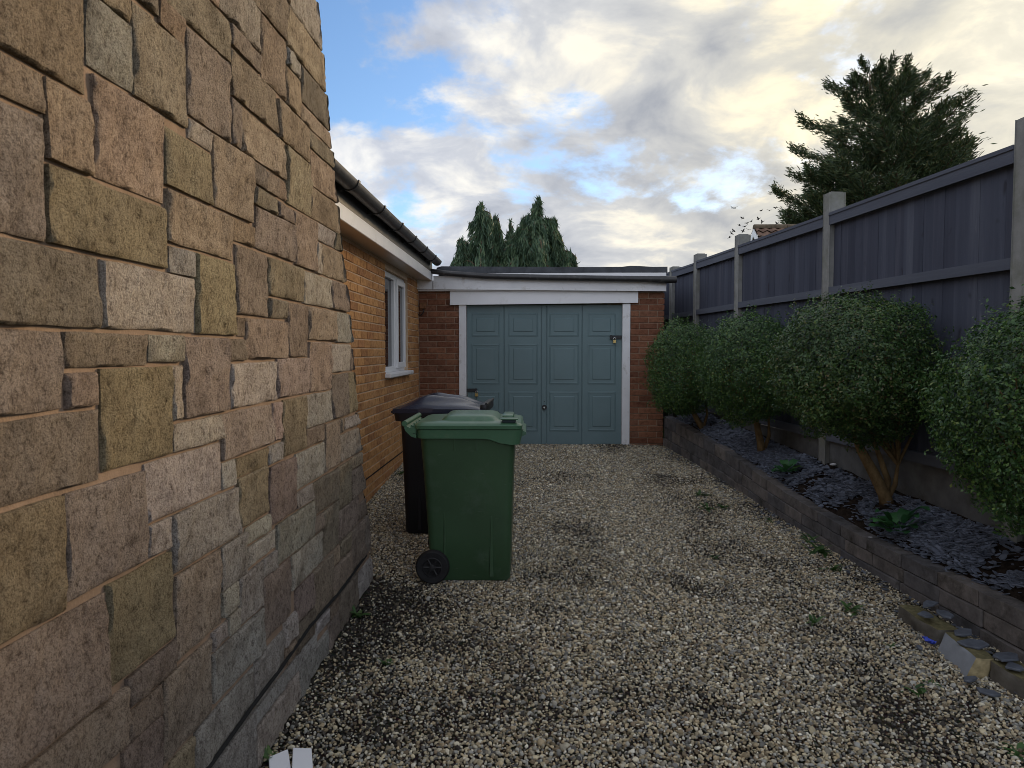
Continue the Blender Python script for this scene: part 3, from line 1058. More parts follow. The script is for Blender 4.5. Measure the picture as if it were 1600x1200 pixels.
# ------------------------------------------------------------------ bungalow (left)
HX = -1.45
GY = 8.85      # garage front
WIN = (6.86, 8.10, 1.36, 2.42)
SOFFIT_Z = 2.49


def build_house():
    root = thing("bungalow", "orange brick bungalow side wall with white eaves and window behind stone wall", "bungalow", (HX, 6.0, 0.0))
    y0, y1, z0, z1 = WIN
    b = MB()
    xb = HX - 0.006
    b.box(xb - 0.25, xb, 2.0, y0, -0.1, 2.52); b.box(xb - 0.25, xb, y1, GY + 0.3, -0.1, 2.52)
    b.box(xb - 0.25, xb, y0, y1, -0.1, z0); b.box(xb - 0.25, xb, y0, y1, z1, 2.52)
    b.build("wall", M["brick_mortar"], root)
    protos = [brick_mesh("brick", BL, "y", M["house_brick"], k) for k in range(5)]
    half = [brick_mesh("brick", 0.102, "y", M["house_brick"], 40 + k) for k in range(2)]
    stuff_v, stuff_f = [], []
    cnt = 0
    rb = random.Random(5)
    cells = []
    course = 0
    z = 0.22
    while z + BH < 2.50:
        y = 4.1 + (0.1125 if course % 2 else 0.0)
        while y < GY - 0.02:
            a, bb = y, min(y + BL, GY - 0.005)
            segs = [(a, bb)]
            if z + BH > z0 and z < z1:
                segs = []
                if a < y0: segs.append((a, min(bb, y0 - 0.002)))
                if bb > y1: segs.append((max(a, y1 + 0.002), bb))
            for s in segs:
                if s[1] - s[0] > 0.03:
                    cells.append((s[0], s[1], z))
            y += PITCH_X
        z += PITCH_Y
        course += 1
    # nearest visible bricks singly, the rest joined
    def seen(c):
        return c[0] > 4.85 and c[2] + BH > gz(c[0]) - 0.02
    order = sorted([c for c in cells if seen(c)], key=lambda c: c[0])
    single = set(order[:296])
    for c in cells:
        a, bb, z = c
        ln = bb - a
        jx = rb.uniform(-0.002, 0.0025)
        if c in single:
            if abs(ln - BL) < 0.004:
                me = protos[rb.randrange(5)]
            elif abs(ln - 0.102) < 0.01:
                me = half[rb.randrange(2)]
            else:
                me = brick_mesh("brick", ln, "y", M["house_brick"], rb.randrange(999))
            o = link("brick", me, root, Vector((HX + jx, (a + bb) / 2, z + BH / 2)) - root.location)
        else:
            base = len(stuff_v)
            me = brick_mesh("brick_tmp", ln, "y", M["house_brick_far"], rb.randrange(99))
            stuff_v += [tuple(v.co + Vector((HX + jx, (a + bb) / 2, z + BH / 2)) - root.location) for v in me.vertices]
            stuff_f += [tuple(i + base for i in p.vertices) for p in me.polygons]
            bpy.data.meshes.remove(me)
    tag(link("brick", mesh_np("brick_rest", stuff_v, stuff_f, M["house_brick_far"]), root), kind="stuff")
    # damp course line
    MB().box(HX - 0.03, HX + 0.004, 4.0, GY - 0.01, 0.512, 0.521).build("damp_course", M["dpc_black"], root)
    # window
    fr = MB()
    xf = HX - 0.045
    t = 0.055
    fr.box(xf - 0.06, xf, y0, y1, z1 - t, z1, 0.004); fr.box(xf - 0.06, xf, y0, y1, z0 + 0.04, z0 + 0.04 + t, 0.004)
    fr.box(xf - 0.06, xf, y0, y0 + t, z0 + 0.04 + t, z1 - t, 0.004); fr.box(xf - 0.06, xf, y1 - t, y1, z0 + 0.04 + t, z1 - t, 0.004)
    ym = y0 + (y1 - y0) * 0.56
    fr.box(xf - 0.06, xf + 0.001, ym - 0.035, ym + 0.035, z0 + 0.04 + t, z1 - t, 0.004)
    w = fr.build("window", M["white_upvc"], root)
    sa = MB()
    xs_ = xf + 0.022
    a, bb, c, d = ym + 0.036, y1 - t + 0.02, z0 + 0.04 + t - 0.02, z1 - t + 0.02
    for bx in ((a, a + 0.06, c, d), (bb - 0.06, bb, c, d), (a + 0.06, bb - 0.06, c, c + 0.06), (a + 0.06, bb - 0.06, d - 0.06, d)):
        sa.box(xs_ - 0.05, xs_, bx[0], bx[1], bx[2], bx[3], 0.004)
    sa.build("sash", M["white_upvc"], w)
    MB().box(xf - 0.04, xf - 0.03, y0 + t, ym - 0.035, z0 + 0.04 + t, z1 - t).build("pane", M["dark_glass"], w)
    MB().box(xs_ - 0.035, xs_ - 0.025, a + 0.06, bb - 0.06, c + 0.06, d - 0.06).build("pane", M["dark_glass"], w)
    MB().box(xf - 0.06, HX + 0.055, y0 - 0.03, y1 + 0.03, z0 - 0.005, z0 + 0.038, 0.008, 2).build("sill", M["white_upvc"], w)
    # eaves
    XF = -1.285
    MB().box(HX - 0.1, XF - 0.002, 2.4, GY - 0.02, SOFFIT_Z + 0.002, SOFFIT_Z + 0.016).build("soffit", M["soffit_bounce_tint"], root)
    fa = MB()
    fa.box(XF, XF + 0.016, 2.4, GY - 0.04, SOFFIT_Z - 0.01, SOFFIT_Z + 0.095, 0.003)
    fa.build("fascia", M["white_upvc"], root)
    MB().box(XF - 0.02, XF + 0.012, 2.4, GY - 0.04, SOFFIT_Z + 0.097, SOFFIT_Z + 0.23).build("eaves_black_band", M["gutter_black"], root)  # black band from the white fascia up to the gutter
    # half round gutter
    g = MB()
    gx, gzc, r = XF + 0.085, SOFFIT_Z + 0.225, 0.058
    prof = [(gx + r * math.cos(t_), gzc + r * math.sin(t_)) for t_ in np.linspace(math.pi, 2 * math.pi, 13)]
    prof += [(gx + (r - 0.006) * math.cos(t_), gzc + (r - 0.006) * math.sin(t_)) for t_ in np.linspace(2 * math.pi, math.pi, 13)]
    g.loft([[(x, y, z) for x, z in prof] for y in (2.4, 5.2, 8.72)])
    gu = g.build("gutter", M["gutter_black"], root, True, angle=40)
    for y in (4.62, 5.42, 6.15, 6.85, 7.55, 8.2):
        k = MB()
        pr = [(gx + (r + 0.007) * math.cos(t_), gzc + (r + 0.007) * math.sin(t_)) for t_ in np.linspace(math.pi * 0.97, 2.03 * math.pi, 13)]
        pr += [(gx + (r + 0.001) * math.cos(t_), gzc + (r + 0.001) * math.sin(t_)) for t_ in np.linspace(2.03 * math.pi, math.pi * 0.97, 13)]
        k.loft([[(x, yy, z) for x, z in pr] for yy in (y - 0.022, y + 0.022)])
        k.box(XF + 0.012, gx - r + 0.004, y - 0.018, y + 0.018, gzc - 0.06, gzc + 0.02)
        k.build("bracket", M["black_metal"], gu)
    # tiled roof slope rising away from the eaves
    rt = MB()
    ang = math.radians(22)
    for i in range(14):
        s0, s1 = i * 0.30, i * 0.30 + 0.34
        xa, za = XF + 0.06 - s0 * math.cos(ang), SOFFIT_Z + 0.235 + s0 * math.sin(ang) + 0.012
        xb_, zb = XF + 0.06 - s1 * math.cos(ang), SOFFIT_Z + 0.235 + s1 * math.sin(ang)
        rt.prism([(xa, 2.3, za), (xb_, 2.3, zb), (xb_, 2.3, zb + 0.014), (xa, 2.3, za + 0.022)], (0, 6.5, 0))
    rt.build("roof", M["concrete_tile"], root)
    return root


build_house()


# ------------------------------------------------------------------ garage
def build_garage():
    gb = gz(GY)
    root = thing("garage", "flat roofed brick garage with grey blue door at end of drive", "garage", (0.1, GY, gb))
    xl, xr = HX + 0.005, on_y(1037, 600, GY).x
    dl, dr = on_y(728.5, 600, GY).x, on_y(972, 600, GY).x
    jl, jr = on_y(717.5, 600, GY).x, on_y(984, 600, GY).x
    dt = on_y(850, 475, GY).z
    top = on_y(850, 453, GY).z
    b = MB()
    ym = GY + 0.007
    b.box(xl - 0.3, jl, ym, ym + 0.2, gb - 0.15, top + 0.12)
    b.box(jr, xr - 0.012, ym, ym + 0.2, gb - 0.15, top + 0.12)
    b.box(jl, jr, ym + 0.02, ym + 0.2, dt + 0.01, top + 0.12)
    b.box(xr - 0.22, xr - 0.012, ym + 0.2, 14.0, gb - 0.15, top + 0.12)
    b.box(xl - 0.3, xr - 0.22, 13.8, 14.0, gb - 0.15, top + 0.12)
    b.build("wall", M["garage_mortar"], root)
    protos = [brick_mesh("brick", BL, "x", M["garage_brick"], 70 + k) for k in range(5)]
    rb = random.Random(9)
    z, course = gb - 0.05, 0
    while z < top - 0.02:
        for (a0, a1, st) in ((xl, jl - 0.004, 0.0), (jr + 0.004, xr, 0.03)):
            x = a0 + (0 if course % 2 else -0.1125) + st * 0
            while x < a1 - 0.02:
                a, c = max(x, a0), min(x + BL, a1)
                if c - a > 0.03:
                    me = protos[rb.randrange(5)] if abs(c - a - BL) < 0.004 else brick_mesh("brick", c - a, "x", M["garage_brick"], rb.randrange(999))
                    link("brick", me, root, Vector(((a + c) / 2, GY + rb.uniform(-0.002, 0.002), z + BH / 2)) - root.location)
                x += PITCH_X
        z += PITCH_Y
        course += 1
    # jambs, header board, fascia
    for a, c in ((jl, dl), (dr, jr)):
        MB().box(a, c, GY - 0.012, GY + 0.10, gb - 0.01, dt + 0.002, 0.003).build("door_jamb", M["white_paint"], root)
    hl, hr = on_y(703, 460, GY - 0.03).x, on_y(997, 460, GY - 0.03).x
    p = [on_y(703, 454, GY - 0.03), on_y(997, 455.5, GY - 0.03), on_y(997, 473, GY - 0.03), on_y(703, 476.5, GY - 0.03)]
    MB().prism([(q.x, GY - 0.035, q.z) for q in p], (0, 0.03, 0)).build("header_board", M["white_upvc"], root)
    fy = GY - 0.09
    def fpt(u, v):
        q = on_y(u, v, fy)
        return (q.x, fy, q.z)
    MB().prism([fpt(677, 431), fpt(1041, 440), fpt(1041, 455), fpt(677, 452)], (0, 0.028, 0)).build("fascia", M["white_paint"], root)
    MB().prism([fpt(651, 431), fpt(675.5, 431), fpt(675.5, 452), fpt(651, 452)], (0, 0.028, 0)).build("fascia", M["white_paint"], root)
    # closing soffit behind the fascia
    q0, q1 = fpt(651, 452), fpt(1041, 455)
    MB().box(q0[0], q1[0], fy + 0.029, GY + 0.02, q1[2] + 0.012, q1[2] + 0.03).build("soffit", M["white_paint"], root)
    # sagging dark gutter
    pts = []
    for u, v in ((668, 423), (700, 427), (760, 431.5), (850, 433.5), (940, 435.0), (1010, 436.0), (1040, 437.0), (1057, 437.0)):
        q = on_y(u, v, fy - 0.05)
        pts.append((q.x, fy - 0.045, q.z))
    MB().tube(pts, [0.030, 0.034, 0.036, 0.036, 0.036, 0.038, 0.046, 0.040], 10).build("gutter", M["gutter_black"], root, True, angle=50)
    # white flashing and felt roof
    MB().prism([fpt(752, 426.5), fpt(1041, 426.0), fpt(1041, 432), fpt(752, 430)], (0, 0.012, 0)).build("flashing", M["white_upvc"], root)
    ft = [(683, 418), (690, 416), (760, 416.5), (850, 417), (930, 417.2), (972, 416.8), (985, 415.2), (1000, 415.6), (1020, 417), (1043, 416.6)]
    fb = [(1043, 425.8), (960, 426), (850, 426.8), (752, 427.0), (700, 425.5), (680, 424)]
    MB().prism([fpt(*q) for q in ft] + [fpt(*q) for q in fb], (0, 0.06, 0)).build("felt_edge", M["roof_felt"], root)
    zr = on_y(850, 420, fy).z
    MB().box(on_y(684, 420, fy).x, on_y(1042, 420, fy).x, fy + 0.062, 14.1, zr - 0.10, zr - 0.005).build("roof", M["roof_felt"], root)

    # ---- door
    yd = GY + 0.06
    def dp(u, v):
        q = on_y(u, v, GY)
        return q.x, q.z
    Z5 = lambda x, y: (640 + x / 3.53, 380 + y / 3.53)
    x0, z1 = dp(*Z5(314, 340)); x1, z0 = dp(*Z5(1170, 1128))
    cols = [(340, 497), (545, 707), (770, 935), (985, 1138)]
    rows = [(386, 513), (555, 779), (820, 1040)]
    grooves = [520, 727, 757, 953]
    slab = MB()
    gx = [dp(*Z5(g, 600))[0] for g in grooves]
    edges = [x0] + gx + [x1]
    for i in range(len(edges) - 1):
        slab.box(edges[i] + (0.004 if i else 0), edges[i + 1] - (0.004 if i < 4 else 0), yd, yd + 0.03, z0, z1, 0.003)
    slab.box(x0, x1, yd + 0.012, yd + 0.035, z0 + 0.002, z1 - 0.002)
    door = slab.build("door", M["door_paint"], root)
    for (a, c) in cols:
        for (r0, r1) in rows:
            xa, zt = dp(*Z5(a, r0)); xb, zb = dp(*Z5(c, r1))
            h = zt - zb
            ins = [(0.0, -0.001), (0.006, -0.007), (0.014, -0.008), (0.020, -0.004), (0.058, -0.003), (0.066, -0.009)]
            m_ = MB()
            rings = [[(xa + d, yd + y, zb + d), (xb - d, yd + y, zb + d), (xb - d, yd + y, zt - d), (xa + d, yd + y, zt - d)] for d, y in ins]
            m_.loft(rings, False, True)
            m_.build("door_panel", M["door_paint"], door)
    MB().box(x0, x1, yd - 0.012, yd - 0.001, z0 - 0.004, z0 + 0.022, 0.003).build("bottom_rail", M["door_paint"], door)
    hx, hz = dp(850.5, 637)
    k = MB()
    k.tube([(hx, yd - 0.001, hz), (hx, yd - 0.02, hz)], [0.033, 0.030], 18)
    hd = k.build("handle", M["black_metal"], door, True, angle=40)
    MB().tube([(hx, yd - 0.02, hz), (hx, yd - 0.034, hz)], [0.013, 0.010], 12).build("lock_barrel", M["chrome"], door, True, angle=40)
    MB().tube([(hx, yd - 0.0005, hz + 0.075), (hx, yd - 0.004, hz + 0.075)], 0.007, 10).build("lock_hole_disc", M["hollow_dark"], door)  # dark disc stands in for the unlit lock hole above the handle
    ya = yd - 0.012
    for (ua, ub, va, vb) in ((728.5, 745.5, 607.5, 612.5), (953.5, 972, 524.0, 529.5)):
        xa, za = dp(ua, va); xb, zb = dp(ub, vb)
        h = MB()
        h.box(xa, xb, ya - 0.012, yd, zb, za, 0.003)
        h.box(xa + (0.0 if ua > 900 else xb - xa - 0.03), (xa + 0.03) if ua > 900 else xb, ya - 0.026, ya - 0.0125, zb - 0.004, za + 0.004, 0.003)
        h.build("hasp", M["black_metal"], door)
    pads = []
    for (u, v, lab) in ((744.5, 613, "brass padlock hanging low at left edge of garage door"), (960.5, 529.5, "brass padlock hanging high at right edge of garage door")):
        px, pz = dp(u, v)
        t = thing("padlock", lab, "padlock", (px, ya - 0.030, pz), 0, "padlocks on the garage door")
        MB().box(-0.020, 0.020, -0.012, 0.012, -0.055, -0.016, 0.005, 2).build("lock_body", M["brass"], t, False, False)
        MB().tube([(-0.013, 0, -0.02)] + [(-0.013 * math.cos(a), 0, 0.003 + 0.013 * math.sin(a)) for a in np.linspace(0, math.pi, 7)] + [(0.013, 0, -0.02)], 0.004, 8).build("shackle", M["chrome"], t, True, False)
    # bracket with hooked cable on the left pier
    q = on_y(661, 480, GY)
    t = thing("wall_bracket", "small rusty brown box with hooked black cable on garage wall under eaves", "wall fitting", (q.x, GY, q.z))
    b1 = MB().box(-0.035, 0.045, -0.045, -0.001, -0.02, 0.055, 0.008, 2).build("box", M["rusty"], t, False, False)
    MB().tube([(-0.075, -0.012, 0.24), (-0.085, -0.014, 0.10), (-0.083, -0.016, -0.04), (-0.06, -0.02, -0.095), (-0.02, -0.022, -0.10), (0.01, -0.022, -0.06), (0.008, -0.022, -0.015)], 0.008, 8).build("cable", M["black_metal"], t, True, False)
    return root


build_garage()


# ------------------------------------------------------------------ fence
def fence_pt(y, off=0.0):
    return Vector((fence_x(y) + off, y, 0))


FT = Vector((-0.108, 1, 0)).normalized()
FN = Vector((-FT.y, FT.x, 0))      # towards the drive


def oriented(mb, origin, l0, l1, d0, d1, z0, z1, bev=0.0, dz=0.0):
    """box along the fence: l along FT, d towards the drive, dz raises the far end"""
    b = bmesh.new()
    bmesh.ops.create_cube(b, size=1.0)
    for v in b.verts:
        tl = v.co.x + 0.5
        l, d, z = l0 + (l1 - l0) * tl, d0 + (d1 - d0) * (v.co.y + 0.5), z0 + (z1 - z0) * (v.co.z + 0.5)
        v.co = Vector(origin) + FT * l + FN * d + Vector((0, 0, z + dz * tl))
    if bev:
        bmesh.ops.bevel(b, geom=b.edges[:], offset=bev, segments=1, affect="EDGES")
    mb.merge(b)


def build_fence():
    o0 = fence_pt(0.0)
    root = thing("fence", "dark stained boarded fence between grey concrete posts along right side", "fence", (fence_x(5), 5, 0.6))
    posts = [(2.0, 2.86), (3.92, 2.86), (5.92, 2.90), (7.78, 2.865), (9.12, 2.84), (10.15, 2.80), (12.0, 2.80), (13.9, 2.80)]
    rf = random.Random(4)
    k = 1 / FT.y
    for y, top in posts:
        m = MB()
        oriented(m, o0, y * k - 0.045, y * k + 0.045, -0.072, 0.052, 0.25, top - 0.012, 0.008)
        oriented(m, o0, y * k - 0.035, y * k + 0.035, -0.055, 0.035, top - 0.0125, top, 0.004)
        m.build("post", M["concrete"], root)
    boards = 0
    for (ya, _), (yb, _) in zip(posts, posts[1:]):
        l0, l1 = ya * k + 0.052, yb * k - 0.052
        ztop = 2.71 + rf.uniform(-0.008, 0.008)
        dz = rf.uniform(-0.012, 0.012)
        n = max(3, int(round((l1 - l0) / 0.10)))
        w = (l1 - l0) / n
        for i in range(n):
            m = MB()
            a, b = l0 + i * w, l0 + (i + 1) * w
            # feather edge: one long edge thick, lapped over the next
            t0 = 0.004 + rf.uniform(-0.001, 0.0015)
            zt = ztop - 0.05 + rf.uniform(-0.004, 0.004)
            zb = 0.885 + rf.uniform(-0.006, 0.006)
            pts = [o0 + FT * (a + 0.001) + FN * 0.0, o0 + FT * (b + 0.006) + FN * -0.006, o0 + FT * (b + 0.006) + FN * (0.004 + t0), o0 + FT * (a + 0.001) + FN * (0.0048 + t0)]
            dza, dzb = dz * i / n, dz * (i + 1) / n
            m.prism([(p.x, p.y, zb) for p in pts], (0, 0, zt - zb + dza))
            m.build("board", M["board"], root)
            boards += 1
        for (zr, hgt, dep, sag) in ((ztop - 0.070, 0.070, 0.038, 0), (ztop - 0.64, 0.055, 0.034, 1), (ztop - 1.22, 0.055, 0.034, 0), (0.89, 0.06, 0.034, 0)):
            m = MB()
            oriented(m, o0, l0, l1, 0.0165, 0.0165 + dep, zr, zr + hgt, 0.004, dz + (rf.uniform(-0.012, 0.012) if sag else 0))
            m.build("rail", M["rail"], root)
        m = MB()
        oriented(m, o0, l0, l1, -0.018, 0.062, ztop + 0.002, ztop + 0.020, 0.003, dz)
        m.build("capping", M["rail"], root)
        m = MB()
        oriented(m, o0, l0 - 0.02, l1 + 0.02, -0.028, 0.014, 0.36, 0.875, 0.006)
        m.build("gravel_board", M["dark_concrete"], root)
    return root


build_fence()


# ------------------------------------------------------------------ planter wall
def build_planter():
    root = thing("planter_wall", "low retaining wall of weathered grey blocks in three courses beside gravel", "retaining wall", (1.95, 5.5, gz(5.5)))
    rp = random.Random(13)

    def course_z(y, k, n):
        h = planter_top(y) + 0.03
        return gz(y) - 0.03 + h * k / n
    n = 3
    for k in range(n):
        y = 1.2 + (0.16 if k % 2 else 0)
        while y < 8.82:
            L = rp.choice((0.28, 0.30, 0.30, 0.33))
            ya, yb = y + 0.004, min(y + L - 0.004, 8.83)
            ns = 4 if n == 3 else 3
            ins = rp.uniform(-0.006, 0.006) + (0.006 * k)
            b = bmesh.new()
            bmesh.ops.create_cube(b, size=1.0)
            bmesh.ops.subdivide_edges(b, edges=[e for e in b.edges if abs((e.verts[0].co - e.verts[1].co).y) > 0.5], cuts=4, use_grid_fill=True)
            bmesh.ops.bevel(b, geom=[e for e in b.edges if len(e.link_faces) == 2 and e.calc_face_angle(0) > 0.5], offset=0.02, segments=1, affect="EDGES")
            for v in b.verts:
                t = v.co.y + 0.5
                yy = ya + (yb - ya) * t
                z0, z1 = course_z(yy, k, n) + 0.003, course_z(yy, k + 1, n) - 0.003
                x0 = planter_front(yy) + ins
                xx = x0 + (v.co.x + 0.5) * 0.105
                zz = z0 + (z1 - z0) * (v.co.z + 0.5)
                q = Vector((xx * 20, yy * 14, zz * 20))
                v.co = Vector((xx + 0.0045 * mnoise.noise(q), yy, zz + 0.003 * mnoise.noise(q + Vector((5, 5, 5))))) - root.location
            me = bpy.data.meshes.new("block")
            b.to_mesh(me); b.free()
            me.materials.append(M["block"])
            link("block", me, root)
            y += L
    # core behind the joints
    V = []
    core = MB()
    ys = np.linspace(1.2, 8.8, 30)
    for a, b in zip(ys, ys[1:]):
        for_ = []
        ring = lambda y: [(planter_front(y) + 0.022, y, gz(y) - 0.05), (planter_front(y) + 0.09, y, gz(y) - 0.05), (planter_front(y) + 0.09, y, gz(y) + planter_top(y) - 0.012), (planter_front(y) + 0.022, y, gz(y) + planter_top(y) - 0.012)]
        core.loft([ring(a), ring(b)], a == ys[0], b == ys[-1])
    core.build("backing", M["soil"], root)


build_planter()


# ------------------------------------------------------------------ loose kerb stones by the planter
def ground_at(u, v):
    d = ray(u, v)
    t = (CAM.z - 0.05 * CAM.y) / (0.05 * d.y - d.z)
    return CAM + d * t


def rough_block(name, label, cat, a, b, height, depth, mat, lean=0.0, seed=1, taper=0.0):
    """a, b: ground points of the front bottom edge"""
    a, b = Vector(a), Vector(b)
    t = (b - a); L = t.length; t.normalize()
    nrm = Vector((0, 0, 1)).cross(t)          # to the left of a->b
    if nrm.x < 0:
        nrm = -nrm
    root = bpy.data.meshes.new(name)
    bm = bmesh.new()
    bmesh.ops.create_cube(bm, size=1.0)
    bmesh.ops.subdivide_edges(bm, edges=bm.edges[:], cuts=5, use_grid_fill=True)
    for v in bm.verts:
        c = v.co.copy()
        # round the corners
        s = Vector([max(-0.5, min(0.5, q)) for q in c])
        l, d, h = (c.x + 0.5) * L, (c.y + 0.5) * depth, (c.z + 0.5) * height
        rr = 0.014
        for_edge = sorted([0.5 - abs(c.x), 0.5 - abs(c.y), 0.5 - abs(c.z)])
        p = t * l + nrm * (d + lean * h + taper * h * (0.5 - (c.y + 0.5))) + Vector((0, 0, h - 0.012))
        q = p * 13 + Vector((seed * 5.1, 0, 0))
        p += Vector((mnoise.noise(q), mnoise.noise(q + Vector((7, 0, 0))), mnoise.noise(q + Vector((0, 7, 0))))) * 0.006
        if for_edge[1] < 0.01:
            ctr = t * (L / 2) + nrm * (depth / 2) + Vector((0, 0, height / 2))
            p += (ctr - p).normalized() * 0.005
        v.co = p
    bmesh.ops.recalc_face_normals(bm, faces=bm.faces[:])
    bm.to_mesh(root); bm.free()
    root.materials.append(mat)
    if mat is M['kerb_grey']:
        root.materials.append(M['mossy'])
        root.materials.append(M['lichen_end'])
        for p in root.polygons:
            if abs(p.normal.dot(nrm)) < 0.6:
                p.material_index = 1 if abs(p.normal.z) > 0.6 else 2
    root.polygons.foreach_set("use_smooth", [True] * len(root.polygons))
    root.set_sharp_from_angle(angle=math.radians(50))
    o = link(name, root, None, a)
    return tag(o, label, cat)


def build_blocks():
    p = [ground_at(1402, 966), ground_at(1464, 1008)]
    rough_block("stone_block", "mossy brown stone block lying against planter wall, farthest of the three", "stone block", p[0], p[1], 0.085, 0.115, M["mossy"], seed=1)
    p = [ground_at(1462, 1016), ground_at(1510, 1060)]
    rough_block("kerb_stone", "pale grey kerb stone with mossy end leaning between two mossy blocks", "kerb stone", p[0], p[1], 0.105, 0.085, M["kerb_grey"], lean=0.38, seed=2)
    p = [ground_at(1545, 1062), ground_at(1640, 1122)]
    rough_block("stone_block", "long green mossy stone block at right edge of gravel, nearest camera", "stone block", p[0], p[1], 0.10, 0.13, M["mossy"], seed=3)
    # flat slates lying on and by the blocks
    spots = [(1452, 948, 0.085, 0.045, "dark round slate piece on top of farthest mossy block"), (1447, 965, 0.08, 0.035, "blue grey slate flake across the far mossy block's edge"),
             (1476, 963, 0.08, 0.04, "dark slate piece resting behind the far mossy block"), (1505, 993, 0.09, 0.05, "blue slate piece lying on top of the pale kerb stone"),
             (1520, 1010, 0.10, 0.04, "long grey green slate piece behind the kerb stone's near end"), (1570, 1030, 0.115, 0.05, "broad purple slate slab on the nearest mossy block"),
             (1588, 1047, 0.09, 0.03, "pale blue slate flake at front of nearest mossy block"), (1546, 1084, 0.09, -0.085, "blue grey slate piece lying flat on gravel below nearest block"),
             (1517, 1063, 0.055, -0.085, "small blue slate chip on gravel by the kerb stone's mossy end"), (1436, 1013, 0.045, -0.085, "small grey slate chip beside the blue plastic scrap")]
    r = random.Random(2)
    for k, (u, v, s, h, lab) in enumerate(spots):
        g = ground_at(u, v + 22) if h > 0 else ground_at(u, v)
        d = ray(u, v)
        zt = g.z + 0.088 if h > 0 else g.z + 0.018
        t = (zt - CAM.z) / d.z
        c = CAM + d * t
        if h > 0:
            c.z = gz(c.y) + 0.098
        s *= 0.85
        n = r.choice((5, 6, 7))
        pts = []
        for i in range(n):
            a = 2 * math.pi * i / n
            pts.append(Vector((math.cos(a) * s * r.uniform(0.30, 0.66), math.sin(a) * s * r.uniform(0.45, 1.0), 0)))
        b = MB()
        b.prism(pts, (0, 0, 0.011))
        bmesh.ops.bevel(b.bm, geom=b.bm.edges[:], offset=0.0025, segments=1, affect="EDGES")
        o = b.build("slate_piece", M["slate"])
        o.location = c
        o.rotation_euler = (r.uniform(-0.1, 0.1), r.uniform(-0.12, 0.12), r.uniform(0, 6))
        tag(o, lab, "slate", "loose slates by the planter")
    g = ground_at(1447, 1009)
    b = MB()
    V = []
    r = random.Random(8)
    bm = bmesh.new()
    bmesh.ops.create_grid(bm, x_segments=6, y_segments=4, size=0.5)
    for v in bm.verts:
        x, y = v.co.x, v.co.y
        v.co = Vector((x * 0.055, y * 0.05, 0.022 + 0.016 * mnoise.noise(Vector((x * 4, y * 4, 2))) + 0.018 * abs(math.sin(x * 6 + y * 3))))
    ret = bmesh.ops.extrude_face_region(bm, geom=bm.faces[:])
    for v in [q for q in ret["geom"] if isinstance(q, bmesh.types.BMVert)]:
        v.co.z -= 0.002
    b.merge(bm)
    o = b.build("plastic_scrap", M["blue_plastic"])
    o.location = g
    o.rotation_euler = (0.2, 0.3, 0.6)
    tag(o, "crumpled bright blue plastic scrap on gravel near the kerb stone", "plastic scrap")


build_blocks()


# ------------------------------------------------------------------ wheelie bins
def rrect(x0, x1, y0, y1, r, z, seg=5, mid=8):
    raw = []
    for (cx, cy, a0) in ((x1 - r, y1 - r, 0), (x0 + r, y1 - r, 90), (x0 + r, y0 + r, 180), (x1 - r, y0 + r, 270)):
        for i in range(seg + 1):
            a = math.radians(a0 + 90 * i / seg)
            raw.append((cx + r * math.cos(a), cy + r * math.sin(a)))
    pts = []
    n = len(raw)
    for i, p in enumerate(raw):
        pts.append(p)
        if i % (seg + 1) == seg:                    # straight side: extra points so it can follow a curve
            q = raw[(i + 1) % n]
            pts += [(p[0] + (q[0] - p[0]) * k / mid, p[1] + (q[1] - p[1]) * k / mid) for k in range(1, mid)]
    return [(x, y, z(x, y) if callable(z) else z) for x, y in pts]


